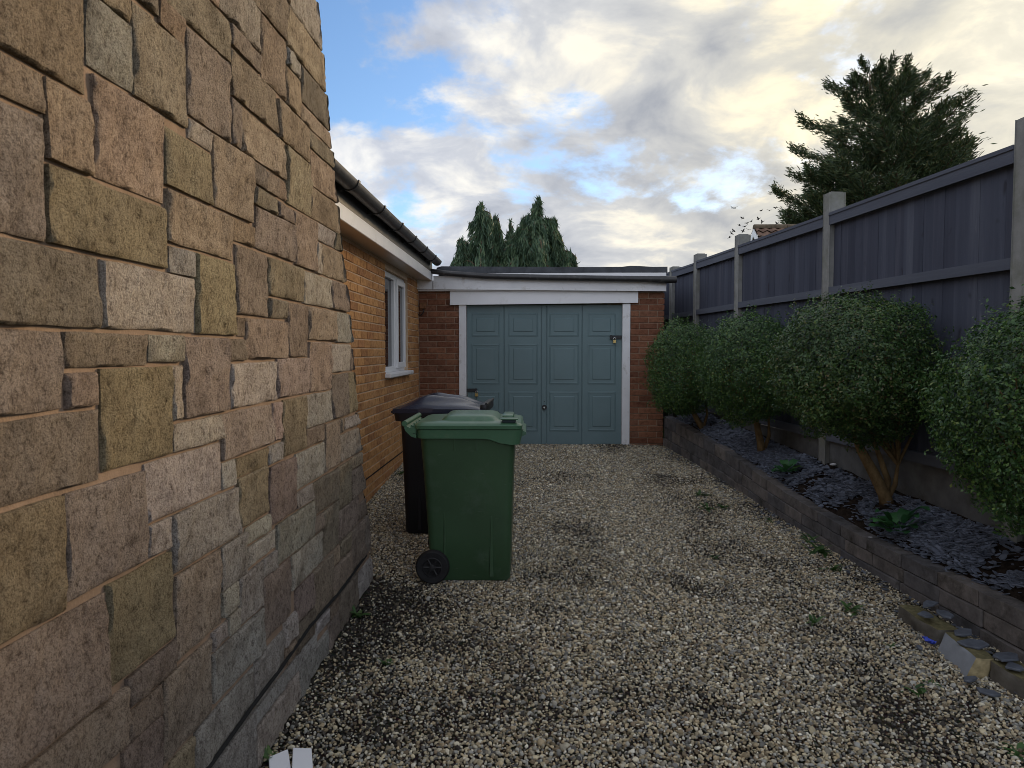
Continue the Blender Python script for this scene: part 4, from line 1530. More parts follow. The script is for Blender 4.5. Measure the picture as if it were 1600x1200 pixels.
def build_bin(label, loc, rz, body_m, lid_m, style):
    t = thing("wheelie_bin", label, "wheelie bin", loc, rz, "wheelie bins on the drive")
    H = 0.90
    prof = [(0.0, -0.215, 0.235, 0.225, 0.02), (0.015, -0.232, 0.250, 0.236, 0.035), (0.30, -0.250, 0.258, 0.248, 0.045), (0.62, -0.270, 0.268, 0.264, 0.05), (0.80, -0.283, 0.275, 0.275, 0.05), (H, -0.290, 0.283, 0.282, 0.05)]
    b = MB()
    b.loft([rrect(x0, x1, -w, w, r, z) for z, x0, x1, w, r in prof], True, True)
    b.build("body", body_m, t, True, False, 35)
    # two tapering mould ribs low on each side, two short ones under the rim
    for s in (-1, 1):
        for (xa, xb, z0, z1, dp) in ((-0.150, -0.140, 0.03, 0.42, 0.006), (0.128, 0.150, 0.03, 0.40, 0.010), (-0.085, -0.077, 0.80, 0.875, 0.005), (0.045, 0.053, 0.80, 0.875, 0.005)):
            w0, w1 = np.interp(z0, [p[0] for p in prof], [p[3] for p in prof]), np.interp(z1, [p[0] for p in prof], [p[3] for p in prof])
            m = MB()
            a = [(xa - 0.006, s * (w0 - 0.002), z0), (xb + 0.006, s * (w0 - 0.002), z0), (xb, s * (w0 + dp), z0), (xa, s * (w0 + dp), z0)]
            c = [((xa + xb) / 2 - 0.006, s * (w1 - 0.002), z1), ((xa + xb) / 2 + 0.006, s * (w1 - 0.002), z1), ((xa + xb) / 2 + 0.003, s * (w1 + 0.001), z1), ((xa + xb) / 2 - 0.003, s * (w1 + 0.001), z1)]
            m.loft([a, c])
            m.build("rib", body_m, t, False, False)
    # rim collar
    m = MB()
    rz_ = lambda base: (lambda x, y: base - 0.036 * (lambda q: q * q * (3 - 2 * q))(max(0.0, min(1.0, (x - 0.10) / 0.14))))
    m.loft([rrect(-0.292, 0.286, -0.284, 0.284, 0.05, rz_(0.868)), rrect(-0.308, 0.312, -0.300, 0.300, 0.055, rz_(0.873)), rrect(-0.310, 0.325, -0.303, 0.303, 0.055, 0.905), rrect(-0.312, 0.330, -0.305, 0.305, 0.055, 0.926), rrect(-0.300, 0.312, -0.290, 0.290, 0.05, 0.930)], False, True)
    m.build("rim", lid_m if style == "green" else body_m, t, True, False, 35)
    # front comb lip
    m = MB()
    m.prism([(0.31, -0.24, 0.925), (0.346, -0.24, 0.905), (0.348, -0.24, 0.893), (0.312, -0.24, 0.875)], (0, 0.48, 0))
    m.build("front_lip", lid_m if style == "green" else body_m, t, False, False)
    # lid
    m = MB()
    if style == "green":
        rings = [rrect(-0.318, 0.322, -0.312, 0.312, 0.05, 0.930), rrect(-0.320, 0.326, -0.314, 0.314, 0.055, 0.950), rrect(-0.312, 0.316, -0.304, 0.304, 0.055, 0.960), rrect(-0.285, 0.285, -0.275, 0.275, 0.05, 0.968),
                 rrect(-0.165, 0.185, -0.235, 0.235, 0.05, 0.974), rrect(-0.150, 0.160, -0.215, 0.215, 0.05, 0.994), rrect(-0.135, 0.135, -0.195, 0.195, 0.05, 1.002), rrect(-0.10, 0.10, -0.15, 0.15, 0.05, 1.005)]
        m.loft(rings, True, True)
        lid = m.build("lid", lid_m, t, True, False, 30)
        g = MB()
        g.box(0.205, 0.285, -0.295, -0.225, 0.966, 0.985, 0.006, 2)
        g.build("lid_recess_shade", M["hollow_dark"], lid, True, False, 40)  # solid dark box stands in for the shade of the grip recess
        g = MB()
        g.box(0.195, 0.300, -0.302, -0.218, 0.985, 0.993, 0.003, 2)
        g.build("lid_grip", lid_m, lid, True, False, 40)
        g = MB()
        g.box(0.20, 0.27, -0.13, 0.13, 0.962, 0.998, 0.010, 2)
        g.build("lid_grip", lid_m, lid, True, False, 40)
    else:
        nx, ny = 44, 28
        def hgt(x, y):
            sx = max(0.0, 1 - (abs(x + 0.02) / 0.31) ** 4); sy = max(0.0, 1 - (abs(y) / 0.30) ** 4)
            base = 0.925 + 0.03 * math.sqrt(sx * sy)
            crest = 0.058 * math.exp(-((x - 0.085) / 0.14) ** 2) + 0.034 * math.exp(-((x + 0.13) / 0.13) ** 2)
            ridge = math.exp(-((abs(y) - 0.17 - 0.22 * (x - 0.1)) / 0.065) ** 2)
            return base + crest * (0.30 + 0.85 * ridge) * sy ** 0.5 * sx ** 0.5
        vs = []
        for j in range(ny + 1):
            for i in range(nx + 1):
                x, y = -0.34 + 0.66 * i / nx, -0.305 + 0.61 * j / ny
                vs.append(m.bm.verts.new((x, y, hgt(x, y))))
        for j in range(ny):
            for i in range(nx):
                a = j * (nx + 1) + i
                m.bm.faces.new((vs[a], vs[a + 1], vs[a + nx + 2], vs[a + nx + 1]))
        ret = bmesh.ops.extrude_edge_only(m.bm, edges=[e for e in m.bm.edges if e.is_boundary])
        for v in [q for q in ret["geom"] if isinstance(q, bmesh.types.BMVert)]:
            v.co.z = 0.895
        lid = m.build("lid", lid_m, t, True, False, 45)
    # rear handle: a curved scoop with a bar along its lip and ribs inside
    hm = lid_m if style == "green" else body_m
    if style == "green":
        m = MB()
        prof_h = [(-0.306, 0.872), (-0.338, 0.884), (-0.370, 0.915), (-0.383, 0.948), (-0.376, 0.965), (-0.366, 0.950), (-0.352, 0.926), (-0.328, 0.902), (-0.306, 0.896)]
        m.loft([[(x, y, z) for x, z in prof_h] for y in (-0.285, -0.27, 0.27, 0.285)])
        handle = m.build("handle", hm, t, True, False, 35)
        MB().tube([(-0.376, -0.288, 0.960), (-0.376, 0.288, 0.960)], 0.0165, 12).build("grip_bar", hm, handle, True, False, 40)
        for y in (-0.278, -0.16, -0.05, 0.05, 0.16, 0.278):
            MB().prism([(-0.308, y - 0.006, 0.90), (-0.332, y - 0.006, 0.905), (-0.356, y - 0.006, 0.930), (-0.368, y - 0.006, 0.945), (-0.345, y - 0.006, 0.935), (-0.318, y - 0.006, 0.940), (-0.308, y - 0.006, 0.935)], (0, 0.012, 0)).build("handle_rib", hm, handle, False, False)
    else:
        h = MB()
        h.box(-0.362, -0.312, -0.285, 0.285, 0.895, 0.962, 0.012, 2)
        handle = h.build("handle", hm, t, True, False, 40)
        MB().tube([(-0.356, -0.28, 0.960), (-0.356, 0.28, 0.960)], 0.011, 10).build("grip_bar", hm, handle, True, False, 40)
    # axle and wheels
    MB().tube([(-0.215, -0.26, 0.09), (-0.215, 0.26, 0.09)], 0.012, 8).build("axle", M["black_metal"], t, True, False, 40)
    for s in (-1, 1):
        m = MB()
        c = Vector((-0.215, s * 0.268, 0.095))
        rp = [(0.062, -0.024), (0.092, -0.026), (0.100, -0.018), (0.103, 0.0), (0.100, 0.018), (0.092, 0.026), (0.062, 0.024)]
        rings = []
        for (rad, off) in rp:
            rings.append([c + Vector((rad * math.cos(a), off, rad * math.sin(a))) for a in np.linspace(0, 2 * math.pi, 28, endpoint=False)])
        m.loft(rings + [rings[0]], False, False)
        w = m.build("wheel", M["tyre"], t, True, False, 40)
        m = MB()
        rings = []
        for (rad, off) in ((0.063, -0.012), (0.063, -0.020), (0.056, -0.022), (0.052, -0.012), (0.020, -0.012), (0.018, -0.026), (0.004, -0.028)):
            rings.append([c + Vector((rad * math.cos(a), s * -off, rad * math.sin(a))) for a in np.linspace(0, 2 * math.pi, 28, endpoint=False)])
        m.loft(rings, True, True)
        for k in range(6):
            a = k * math.pi / 3
            d = Vector((math.cos(a), 0, math.sin(a)))
            m.tube([c + d * 0.018 + Vector((0, s * 0.016, 0)), c + d * 0.056 + Vector((0, s * 0.016, 0))], 0.006, 6)
        m.build("rim", M["hub_black"], w, True, False, 40)
    return t


build_bin("green wheelie bin with green lid standing in front on the gravel drive", (-0.402, 4.47, gz(4.47) + 0.004), math.radians(0.6), M["green_plastic"], M["green_lid"], "green")
build_bin("black wheelie bin with ridged lid standing behind the green bin", (-0.70, 5.385, gz(5.385) + 0.004), math.radians(178.5), M["black_plastic"], M["black_lid"], "black")


# ------------------------------------------------------------------ leaves
def leaf_quads(C, Nn, size, aspect=0.55, spread=0.6, r=rng):
    """diamond leaves (4 verts, folded) at centres C facing roughly Nn"""
    n = len(C)
    Nn = Nn + r.normal(0, spread, (n, 3))
    Nn /= np.linalg.norm(Nn, axis=1, keepdims=True) + 1e-9
    A = r.normal(0, 1, (n, 3))
    A -= (A * Nn).sum(1, keepdims=True) * Nn
    A /= np.linalg.norm(A, axis=1, keepdims=True) + 1e-9
    B = np.cross(Nn, A)
    s = (size * r.uniform(0.5, 1.45, n))[:, None] if np.isscalar(size) else size[:, None]
    V = np.stack([C - A * s, C - B * s * aspect + A * s * 0.1 + Nn * s * 0.12, C + A * s, C + B * s * aspect + A * s * 0.1 + Nn * s * 0.12], 1)
    return V


def build_bush(label, c, rad, n, trunk, mat, seed, leafsize=0.0098):
    c, rad = np.array(c), np.array(rad)
    base = Vector(trunk[0])
    root = thing("clipped_shrub", label, "shrub", base, 0, "clipped evergreen shrubs in the raised bed")
    r = np.random.default_rng(seed)
    d = r.normal(0, 1, (n, 3))
    d /= np.linalg.norm(d, axis=1, keepdims=True)
    lump = np.array([0.15 * mnoise.noise(Vector(q) * 2.1 + Vector((seed, 0, 0))) + 0.12 * mnoise.noise(Vector(q) * 5.2 + Vector((seed, 4, 0))) + 0.10 * mnoise.noise(Vector(q) * 11 + Vector((seed, 4, 3))) for q in d])
    depth = r.uniform(0, 1, n) ** 2.2
    f = (1 + lump) * (1 - 0.42 * depth)
    sup = (np.abs(d) ** 2.2).sum(1) ** (-1 / 2.2)        # slightly boxy ellipsoid
    P = d * (f * sup)[:, None] * rad
    # upright sprigs breaking the outline
    k = int(n * 0.10)
    tips = P[r.integers(0, n, k)]
    tips = tips[(np.linalg.norm(tips / rad, axis=1) > 0.85)]
    reps = []
    sprig = tips[r.integers(0, len(tips), 330)]
    for s in sprig:
        L = r.uniform(0.03, 0.13)
        dirv = s / np.linalg.norm(s) * 0.7 + np.array([0, 0, 0.7]) + r.normal(0, 0.25, 3)
        dirv /= np.linalg.norm(dirv)
        m = int(L / 0.006)
        tt = np.linspace(0, 1, m)[:, None]
        reps.append(s + dirv * L * tt + r.normal(0, 0.006, (m, 3)))
    sp = np.concatenate(reps)
    allp = np.concatenate([P, sp])
    Nn = allp / rad ** 2
    Nn /= np.linalg.norm(Nn, axis=1, keepdims=True)
    Nn[:, 2] += 0.35
    allp = allp + c
    ok = np.array([p[0] < fence_x(p[1]) - 0.03 for p in allp])
    V = leaf_quads(allp[ok], Nn[ok], leafsize, 0.52, 0.55, r)
    V = V - np.array(base)
    link("crown", quads_mesh("crown", V, mat), root)
    # stems
    m = MB()
    for (pts, rr) in trunk[1]:
        m.tube([Vector(p) for p in pts], rr, 8)
    rs = random.Random(seed)
    for _ in range(26):
        a = Vector(trunk[1][0][0][-1]) if rs.random() < 0.6 else Vector(trunk[1][-1][0][-1])
        q = Vector((rs.gauss(0, 1), rs.gauss(0, 1), rs.uniform(-0.2, 1.2))).normalized()
        e = Vector(c) + Vector((q.x * rad[0], q.y * rad[1], q.z * rad[2])) * 0.8
        e.x = min(e.x, fence_x(e.y) - 0.05)
        mid = a.lerp(e, 0.5) + Vector((rs.gauss(0, 0.04), rs.gauss(0, 0.04), 0.03))
        m.tube([a, mid, e], [0.012, 0.007, 0.003], 5, False)
    m.build("trunk", M["bush_bark"], root, True)
    return root


def build_bushes():
    # fourth (nearest) shrub, third, second, first (by the garage)
    z4 = bed_z(2.42, 3.35)
    build_bush("nearest clipped evergreen shrub, cut off by the right edge", (2.44, 3.30, 1.32), (0.50, 0.60, 0.55), 62000,
               ((2.42, 3.35, z4), [([(2.42, 3.35, z4 - 0.03), (2.40, 3.33, z4 + 0.12), (2.38, 3.3, z4 + 0.4)], [0.035, 0.03, 0.02]), ([(2.42, 3.36, z4), (2.46, 3.40, z4 + 0.2), (2.44, 3.5, z4 + 0.45)], [0.022, 0.018, 0.012])]), M["bush_leaf"], 1)
    z3 = bed_z(2.37, 4.82)
    build_bush("round clipped shrub with bare orange forked trunk over slate chippings", (2.13, 4.82, 1.50), (0.50, 0.56, 0.47), 62000,
               ((2.38, 4.83, z3), [([(2.38, 4.83, z3 - 0.03), (2.35, 4.82, z3 + 0.06), (2.27, 4.80, z3 + 0.20), (2.18, 4.80, z3 + 0.36), (2.13, 4.82, z3 + 0.5)], [0.052, 0.042, 0.036, 0.030, 0.02]),
                                   ([(2.37, 4.84, z3 + 0.04), (2.37, 4.82, z3 + 0.16), (2.31, 4.80, z3 + 0.30), (2.27, 4.84, z3 + 0.45)], [0.026, 0.022, 0.018, 0.012]),
                                   ([(2.39, 4.85, z3 + 0.03), (2.43, 4.84, z3 + 0.12), (2.44, 4.83, z3 + 0.26)], [0.020, 0.016, 0.010])]), M["bush_leaf_dry"], 2)
    z2 = bed_z(2.10, 6.6)
    build_bush("dark clipped shrub, second from the garage, in the raised bed", (1.93, 6.55, 1.46), (0.43, 0.56, 0.48), 46000,
               ((2.10, 6.6, z2), [([(2.10, 6.6, z2 - 0.03), (2.08, 6.6, z2 + 0.1), (2.03, 6.6, z2 + 0.32)], [0.04, 0.034, 0.025]), ([(2.11, 6.6, z2), (2.16, 6.6, z2 + 0.15), (2.16, 6.62, z2 + 0.3)], [0.02, 0.016, 0.01])]), M["bush_leaf"], 3)
    z1 = bed_z(1.9, 7.95)
    build_bush("small clipped shrub at far end of the bed beside the garage", (1.63, 7.95, 1.42), (0.36, 0.50, 0.52), 36000,
               ((1.88, 7.95, z1), [([(1.88, 7.95, z1 - 0.03), (1.80, 7.95, z1 + 0.1), (1.70, 7.95, z1 + 0.3)], [0.035, 0.03, 0.02]), ([(1.88, 7.96, z1), (1.92, 7.96, z1 + 0.15), (1.88, 7.9, z1 + 0.3)], [0.018, 0.014, 0.01])]), M["bush_leaf"], 4)


build_bushes()


# ------------------------------------------------------------------ weeds and broad-leaved plants
def blade(p0, dirv, L, w, droop, n=5):
    """tapered blade as a list of quads"""
    side = Vector((-dirv.y, dirv.x, 0)).normalized()
    pts, q = [], []
    for i in range(n + 1):
        t = i / n
        c = Vector(p0) + Vector((dirv.x, dirv.y, 0)) * L * t + Vector((0, 0, dirv.z * L * t - droop * L * t * t))
        ww = w * math.sin(math.pi * min(0.98, 0.12 + 0.86 * t)) ** 0.8
        pts.append((c - side * ww / 2, c + Vector((0, 0, -0.12 * ww)), c + side * ww / 2))
    return pts


def blades_mesh(mb, pts):
    vs = [[mb.bm.verts.new(p) for p in row] for row in pts]
    for a, b in zip(vs, vs[1:]):
        for k in range(2):
            mb.bm.faces.new((a[k], a[k + 1], b[k + 1], b[k]))


def build_weeds():
    r = random.Random(17)
    W = [(560, 965, 0.10, "bright green weed growing at foot of stone wall's far end"), (418, 1188, 0.11, "leafy green weed in the bottom corner beside white plastic"),
         (1278, 864, 0.15, "largest dandelion like weed rosette at foot of planter wall"), (1302, 893, 0.11, "weed rosette on gravel just nearer than the largest rosette"),
         (1268, 848, 0.10, "weed tuft tight against the planter wall behind the largest rosette"), (1092, 775, 0.10, "weed patch on gravel towards the garage, left of planter"), (1105, 797, 0.11, "spreading weed patch in front of the garage end of gravel"),
         (1130, 795, 0.09, "weed tuft right of the spreading patch, near planter wall"), (1200, 815, 0.08, "small weed at foot of planter wall below broad leaved plant"),
         (1330, 958, 0.10, "thin weed in the dark gravel left of the mossy block"), (1272, 975, 0.07, "tiny weed in the dark gravel, left of the thin weed"), (1430, 1083, 0.08, "pale green weed seedling on gravel below the kerb stone"),
         (1390, 1012, 0.05, "tiny seedling left of the blue plastic scrap"), (1453, 1070, 0.06, "tiny seedling right beside the pale green weed seedling"), (626, 742, 0.09, "green weed at base of brick wall beside black bin"), (1115, 873, 0.07, "weed seedling alone in the middle of right hand gravel"),
         (605, 1038, 0.05, "tiny sprig in dark gravel in front of the green bin"), (1594, 1178, 0.08, "weed at the very right bottom corner of gravel")]
    for (u, v, s, lab) in W:
        s *= 1.05
        g = ground_at(u, v)
        m = MB()
        n = int(9 + s * 70)
        for k in range(n):
            a = r.uniform(0, 6.28)
            up = r.uniform(0.25, 1.2)
            d = Vector((math.cos(a), math.sin(a), up))
            blades_mesh(m, blade((r.gauss(0, s * 0.12), r.gauss(0, s * 0.12), 0.004), d, s * r.uniform(0.4, 0.85), s * r.uniform(0.13, 0.26), r.uniform(0.2, 0.8)))
        me_root = m.build("weed", M["weed_leaf"])
        me_root.location = g
        tag(me_root, lab, "weed", "weeds in the gravel")
    # broad-leaved rosettes in the bed
    for (u, v, s, n, lab, seed) in ((1402, 838, 0.165, 15, "large broad leaved green plant spilling over planter edge", 3), (1228, 752, 0.13, 11, "smaller broad leaved plant on planter edge left of forked shrub", 5)):
        d = ray(u, v)
        y = 4.4 if u > 1300 else 5.9
        t = y / d.y
        c = CAM + d * t
        c.z = bed_z(max(c.x, planter_front(c.y) + 0.08), c.y) + 0.03
        c.x = max(c.x, planter_front(c.y) + 0.085)
        root = thing("broad_leaved_plant", lab, "plant", c)
        rr = random.Random(seed)
        for k in range(n + 3):
            a = k * 2.4 + rr.uniform(-0.3, 0.3)
            L = s * rr.uniform(0.65, 1.1)
            up = (0.35, 0.75, 1.5)[k % 3] * rr.uniform(0.75, 1.25)
            dv = Vector((math.cos(a), math.sin(a), 0))
            side = Vector((-dv.y, dv.x, 0))
            m = MB()
            rows = []
            nn = 8
            w = L * rr.uniform(0.56, 0.72)
            st = 0.35
            for i in range(nn + 1):
                tt = i / nn
                cpt = dv * L * (0.30 + 0.75 * tt) + Vector((0, 0, 0.01 + L * (up * (0.25 + 0.75 * tt) - 0.5 * up * tt * tt) + 0.03 * rr.random()*0))
                ww = w * (math.sin(math.pi * (0.03 + 0.94 * tt) ** 0.85)) ** 0.7 if tt > 0.0 else w * 0.12
                wav = 0.05 * w * math.sin(tt * 14 + k)
                rows.append([cpt - side * ww / 2 + Vector((0, 0, 0.10 * ww + wav)), cpt - side * ww / 4 + Vector((0, 0, 0.055 * ww)), cpt, cpt + side * ww / 4 + Vector((0, 0, 0.055 * ww)), cpt + side * ww / 2 + Vector((0, 0, 0.10 * ww - wav))])
            vs = [[m.bm.verts.new(p) for p in row] for row in rows]
            for ra, rb_ in zip(vs, vs[1:]):
                for q in range(4):
                    m.bm.faces.new((ra[q], ra[q + 1], rb_[q + 1], rb_[q]))
            m.build("leaf", M["broad_leaf"], root, True, False)
    # pale pebble in the bed
    for (u, v, lab) in ((1360, 782, "white flat pebble on dark soil below forked shrub"), (1302, 724, "pale stone flake on slate chippings near fence post")):
        d = ray(u, v)
        y = 4.55 if v > 750 else 5.75
        c = CAM + d * (y / d.y)
        bm = bmesh.new()
        bmesh.ops.create_icosphere(bm, subdivisions=2, radius=1.0)
        for q in bm.verts:
            q.co = Vector((q.co.x * 0.028, q.co.y * 0.018, q.co.z * 0.010)) * (1 + 0.3 * mnoise.noise(q.co * 2))
        mb = MB(); mb.merge(bm)
        o = mb.build("pale_stone", M["white_paint"], None, True)
        o.location = (c.x, c.y, bed_z(c.x, c.y) + 0.026)
        tag(o, lab, "stone")


build_weeds()


# ------------------------------------------------------------------ white plastic offcuts in the bottom corner
def build_offcuts():
    g = ground_at(452, 1192)
    def piece(lab, pts, th):
        b = MB()
        b.prism([Vector(p) for p in pts], (0, 0, th))
        bmesh.ops.bevel(b.bm, geom=b.bm.edges[:], offset=0.002, segments=1, affect="EDGES")
        o = b.build("plastic_offcut", M["white_plastic"], None)
        tag(o, lab, "plastic offcut", "white plastic offcuts by the stone wall")
        return o
    A = [ground_at(450, 1184), ground_at(420, 1197), ground_at(424, 1290), ground_at(462, 1262)]
    o = piece("white plastic offcut with slanted end, nearer the stone wall", [(q.x, q.y, q.z + 0.012) for q in A], 0.022)
    B = [ground_at(458, 1186), ground_at(487, 1187), ground_at(494, 1290), ground_at(452, 1290)]
    piece("white plastic offcut with square end, farther from stone wall", [(q.x, q.y, q.z + 0.020) for q in B], 0.024)


build_offcuts()


# ------------------------------------------------------------------ conifers
def conifer(name, label, base, height, radius, n_branch, n_leaf, mat, seed, style, crown_base=0.15, tops=None):
    """style 'fir': upswept layered boughs; 'cypress': drooping frond sprays"""
    r = np.random.default_rng(seed)
    base = Vector(base)
    root = thing(name, label, "tree", base)
    tr = MB()
    L = []
    SZ = []
    NN = []
    tops = tops or [(0, 0, 1.0, 1.0)]
    for (tx, ty, hf, rf) in tops:
        H = height * hf
        tr.tube([(0, 0, -0.3), (tx * 0.5, ty * 0.5, H * 0.35), (tx, ty, H * 0.7), (tx * 1.05, ty * 1.05, H * 0.985)], [height * 0.022, height * 0.017, height * 0.009, 0.02], 8)
        nb = int(n_branch * rf)
        for k in range(nb):
            t = crown_base + (1 - crown_base) * (k + r.uniform(0, 1)) / nb
            a = k * 2.399 + r.uniform(-0.5, 0.5)
            z = H * t
            fr = t if t < 0.7 else 0.7
            p0 = np.array([tx * min(1, t / 0.7), ty * min(1, t / 0.7), z])
            env = (1 - t) ** 0.50 if style == "fir" else (1 - t) ** 0.80
            ln = radius * rf * (env * 0.97 + 0.05) * (r.uniform(0.55, 1.22) if style == 'fir' else r.uniform(0.40, 1.40))
            dirh = np.array([math.cos(a), math.sin(a), 0])
            m = max(5, int(ln / 0.12))
            tt = np.linspace(0.0, 1, m)
            if style == "fir":
                zz = ln * (0.12 * tt + 0.38 * tt ** 2 * (0.4 + 0.6 * t))
            else:
                zz = ln * (0.95 * tt - 0.95 * tt ** 2.4)
            pts = p0 + dirh * (ln * tt)[:, None] + np.c_[np.zeros(m), np.zeros(m), zz]
            tr.tube([tuple(p) for p in pts[:: max(1, m // 5)]], 0.012 + 0.02 * ln / radius, 4, False)
            q = int(n_leaf * (ln / radius + 0.08) / nb * 1.5)
            u = r.uniform(0.12, 1.0, q) ** 0.75
            ip = np.stack([np.interp(u, tt, pts[:, i]) for i in range(3)], 1)
            sidev = np.array([-dirh[1], dirh[0], 0])
            w = ln * (0.38 if style == 'fir' else 0.30) * (1 - u * 0.72)
            lat = r.normal(0, 0.55, q) * w
            ip = ip + sidev * lat[:, None] + dirh * (np.abs(lat) * 0.45)[:, None]
            if style == "fir":
                ip[:, 2] += np.abs(lat) * 0.2 + r.normal(0, 0.11, q)
                axis = dirh * 0.8 + sidev * np.sign(lat)[:, None] * 0.6 + np.array([0, 0, 0.45]) + r.normal(0, 0.35, (q, 3))
            else:
                ip[:, 2] -= np.abs(r.normal(0, 0.26, q)) + np.abs(lat) * 0.3
                axis = dirh * 0.35 + np.array([0, 0, -0.9]) + r.normal(0, 0.30, (q, 3))
            L.append(ip); NN.append(axis)
    P, A = np.concatenate(L), np.concatenate(NN)
    n = len(P)
    A /= np.linalg.norm(A, axis=1, keepdims=True)
    Bv = np.cross(A, r.normal(0, 1, (n, 3)))
    Bv /= np.linalg.norm(Bv, axis=1, keepdims=True) + 1e-9
    s = (0.085 if style == "fir" else 0.115) * r.uniform(0.6, 1.4, n)[:, None] * (height / 11 if style == "fir" else 1.0)
    wd = 0.22 if style == "fir" else 0.12
    V = np.stack([P - A * s, P - Bv * s * wd, P + A * s * 1.2, P + Bv * s * wd], 1)
    link("crown", quads_mesh("crown", V, mat), root)
    tr.build("trunk", M["bark"], root, True, False)
    return root


def build_trees():
    # big fir beyond the fence
    y = 26.0
    p = on_y(1372, 548, y)
    zb = 0.8
    top = on_y(1358, 104, y).z
    conifer("fir_tree", "tall dark conifer with several tops rising beyond the fence", (p.x, y, zb), top - zb, 4.6, 88, 64000, M["conifer_leaf"], 5, "fir", 0.20,
            [(-0.40, 0.2, 1.0, 0.84), (0.60, -0.2, 0.965, 0.88), (1.7, 0.4, 0.80, 0.74), (-1.6, 0.3, 0.70, 0.70)])
    y = 18.5
    for (u, v, rad, lab, seed, nb, nl) in ((752, 316, 1.05, "drooping cypress on the left behind the garage roof", 1, 64, 30000), (838, 311, 1.15, "drooping cypress on the right behind the garage roof", 2, 70, 36000),
                                 (797, 336, 0.62, "slim sparse cypress top between the two larger cypresses", 3, 34, 9000), (722, 378, 0.62, "low cypress at far left behind garage roof by the gutter", 4, 34, 12000), (880, 404, 0.8, "low green cypress mound right of the tallest cypress", 6, 30, 12000)):
        p = on_y(u, 548, y); t = on_y(u, v, y).z
        zb = 0.8
        yy = y + (0.7 if seed in (3, 6) else -0.4 if seed == 4 else 0)
        conifer("cypress_tree", lab, (p.x, yy, zb), t - zb, rad * 1.95, nb, int(nl * 0.85), M["cypress_leaf"], seed + 20, "cypress", 0.22,
                {1: [(0, 0, 1.0, 0.72), (0.42, 0.1, 0.93, 0.62), (-0.45, 0.0, 0.80, 0.62), (0.1, 0.4, 0.7, 0.8)], 2: [(0, 0, 1.0, 0.74), (0.40, 0.1, 0.90, 0.62), (-0.40, 0.0, 0.86, 0.62), (0.7, 0.2, 0.74, 0.60)]}.get(seed))


build_trees()


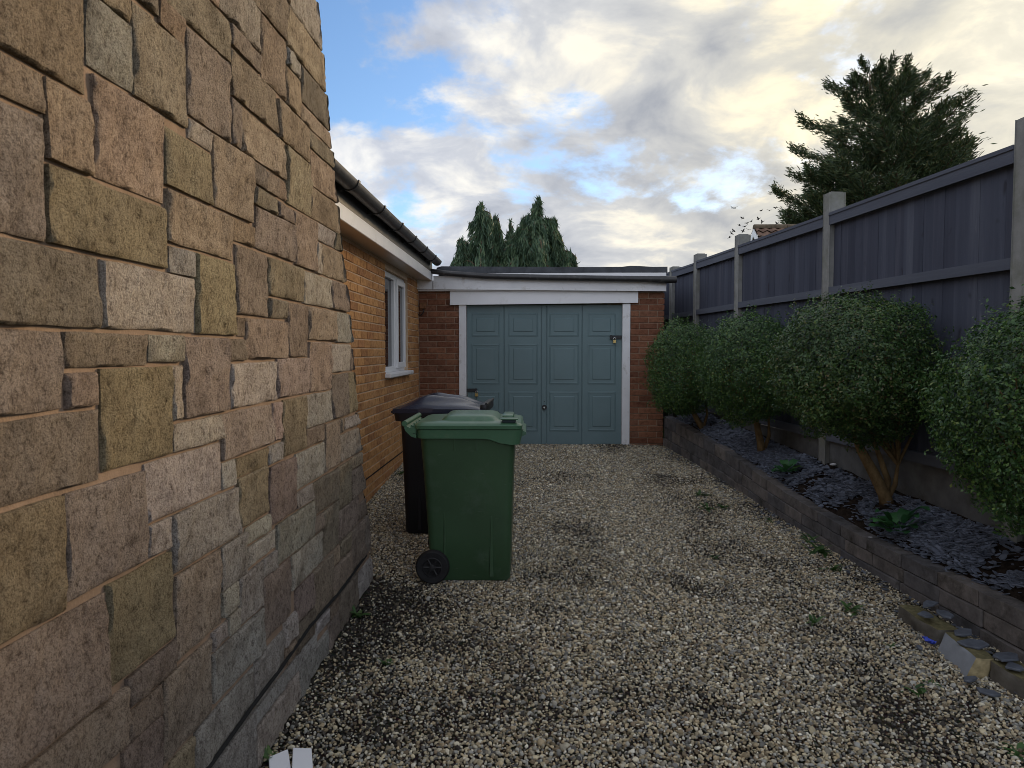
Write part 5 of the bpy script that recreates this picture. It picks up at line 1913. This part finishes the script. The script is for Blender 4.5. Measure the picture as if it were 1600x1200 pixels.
# ------------------------------------------------------------------ neighbour's bungalow beyond the fence
def build_neighbour():
    y = 21.0
    a = on_y(1178, 357, y)          # ridge end
    root = thing("neighbour_house", "neighbour's house roof of brown pantiles with pale gable behind fence", "house", (a.x + 3.2, y, 0.9))
    zr = a.z
    half, pitch = 3.4, math.radians(38)
    ze = zr - half * math.tan(pitch)
    x0, x1 = a.x + 0.25, a.x + 6.6
    MB().prism([(x0, y - half + 0.3, 0.7), (x0, y + half - 0.3, 0.7), (x0, y + half - 0.3, ze + 0.3 * math.tan(pitch) - 0.1), (x0, y, zr - 0.12), (x0, y - half + 0.3, ze + 0.3 * math.tan(pitch) - 0.1)], (x1 - x0, 0, 0)).build("wall", M["render_pale"], root)
    for s in (-1, 1):
        xs = np.arange(a.x, x1 + 0.2, 0.045)
        rows = int(half / math.cos(pitch) / 0.30) + 1
        V, Fc = [], []
        for k in range(rows):
            for e in (0, 1):
                d = (k + e * 1.12) * 0.30
                for x in xs:
                    lift = 0.025 * (math.sin((x - a.x) / 0.24 * 2 * math.pi) + 1) + (0.045 if e else 0.0)
                    V.append((x - root.location.x, s * d * math.cos(pitch), zr - d * math.sin(pitch) + lift + 0.02 - root.location.z))
            b = k * 2 * len(xs)
            for i in range(len(xs) - 1):
                Fc.append((b + i, b + i + 1, b + len(xs) + i + 1, b + len(xs) + i))
        o = link("roof_slope", mesh_np("roof_slope", V, Fc, M["pantile"], False), root)
        bb = MB()
        L = half / math.cos(pitch) + 0.1
        bb.prism([(a.x - 0.02, y + s * 0.0, zr - 0.02), (a.x - 0.02, y + s * L * math.cos(pitch), zr - 0.02 - L * math.sin(pitch)), (a.x - 0.02, y + s * L * math.cos(pitch), zr - 0.22 - L * math.sin(pitch)), (a.x - 0.02, y, zr - 0.22)], (0.03, 0, 0))
        bb.build("bargeboard", M["white_upvc"] if s < 0 else M["white_upvc"], root)
    for k in range(14):
        m = MB()
        xa = a.x + k * 0.46
        m.loft([[(x, y + 0.13 * math.cos(t), zr + 0.02 + 0.10 * math.sin(t)) for t in np.linspace(-0.3, math.pi + 0.3, 9)] for x in (xa, xa + 0.45)])
        m.build("ridge_tile", M["ridge_tile"], root, True, True, 40)


build_neighbour()


# ------------------------------------------------------------------ flock of birds
def build_birds():
    spots = [(1144, 325), (1149, 325), (1190, 329), (1202, 329), (1212, 325), (1160, 341), (1185, 342), (1174, 346), (1167, 349), (1191, 347), (1155, 352), (1164, 354), (1214, 349), (1169, 359), (1146, 361), (1161, 361), (1143, 365), (1140, 371)]
    b = MB()
    prof = [(-0.12, 0.004), (-0.09, 0.018), (-0.03, 0.034), (0.03, 0.034), (0.07, 0.022), (0.09, 0.020), (0.11, 0.010), (0.135, 0.002)]
    b.loft([[(x, r * math.cos(t), r * math.sin(t)) for t in np.linspace(0, 2 * math.pi, 8, endpoint=False)] for x, r in prof])
    for s in (-1, 1):
        b.prism([(0.05, s * 0.02, 0.012), (0.06, s * 0.10, 0.05), (0.02, s * 0.20, 0.06), (-0.03, s * 0.11, 0.045), (-0.04, s * 0.02, 0.012)], (0, 0, 0.006))
    b.prism([(-0.10, -0.012, 0), (-0.17, -0.03, 0.0), (-0.17, 0.03, 0.0), (-0.10, 0.012, 0)], (0, 0, 0.005))
    proto = b.build("bird", M["bird_black"], None)
    r = random.Random(6)
    for k, (u, v) in enumerate(spots):
        o = proto if k == 0 else proto.copy()
        if k:
            COL.objects.link(o)
        o.location = on_y(u, v, 58 + r.uniform(-3, 3))
        o.rotation_euler = (r.uniform(-0.9, 0.9), r.uniform(-0.6, 0.6), r.uniform(0, 6.28))
        o.scale = [1.15] * 3
        tag(o, "tiny dark bird of the flock flying above the fence and pantile roof", "bird", "flock of birds in the sky")


build_birds()
print("objects", len(SC.objects), "tris", sum(sum(p.loop_total - 2 for p in me.polygons) * max(1, 0 if me.users > 9 else 1) for me in bpy.data.meshes))
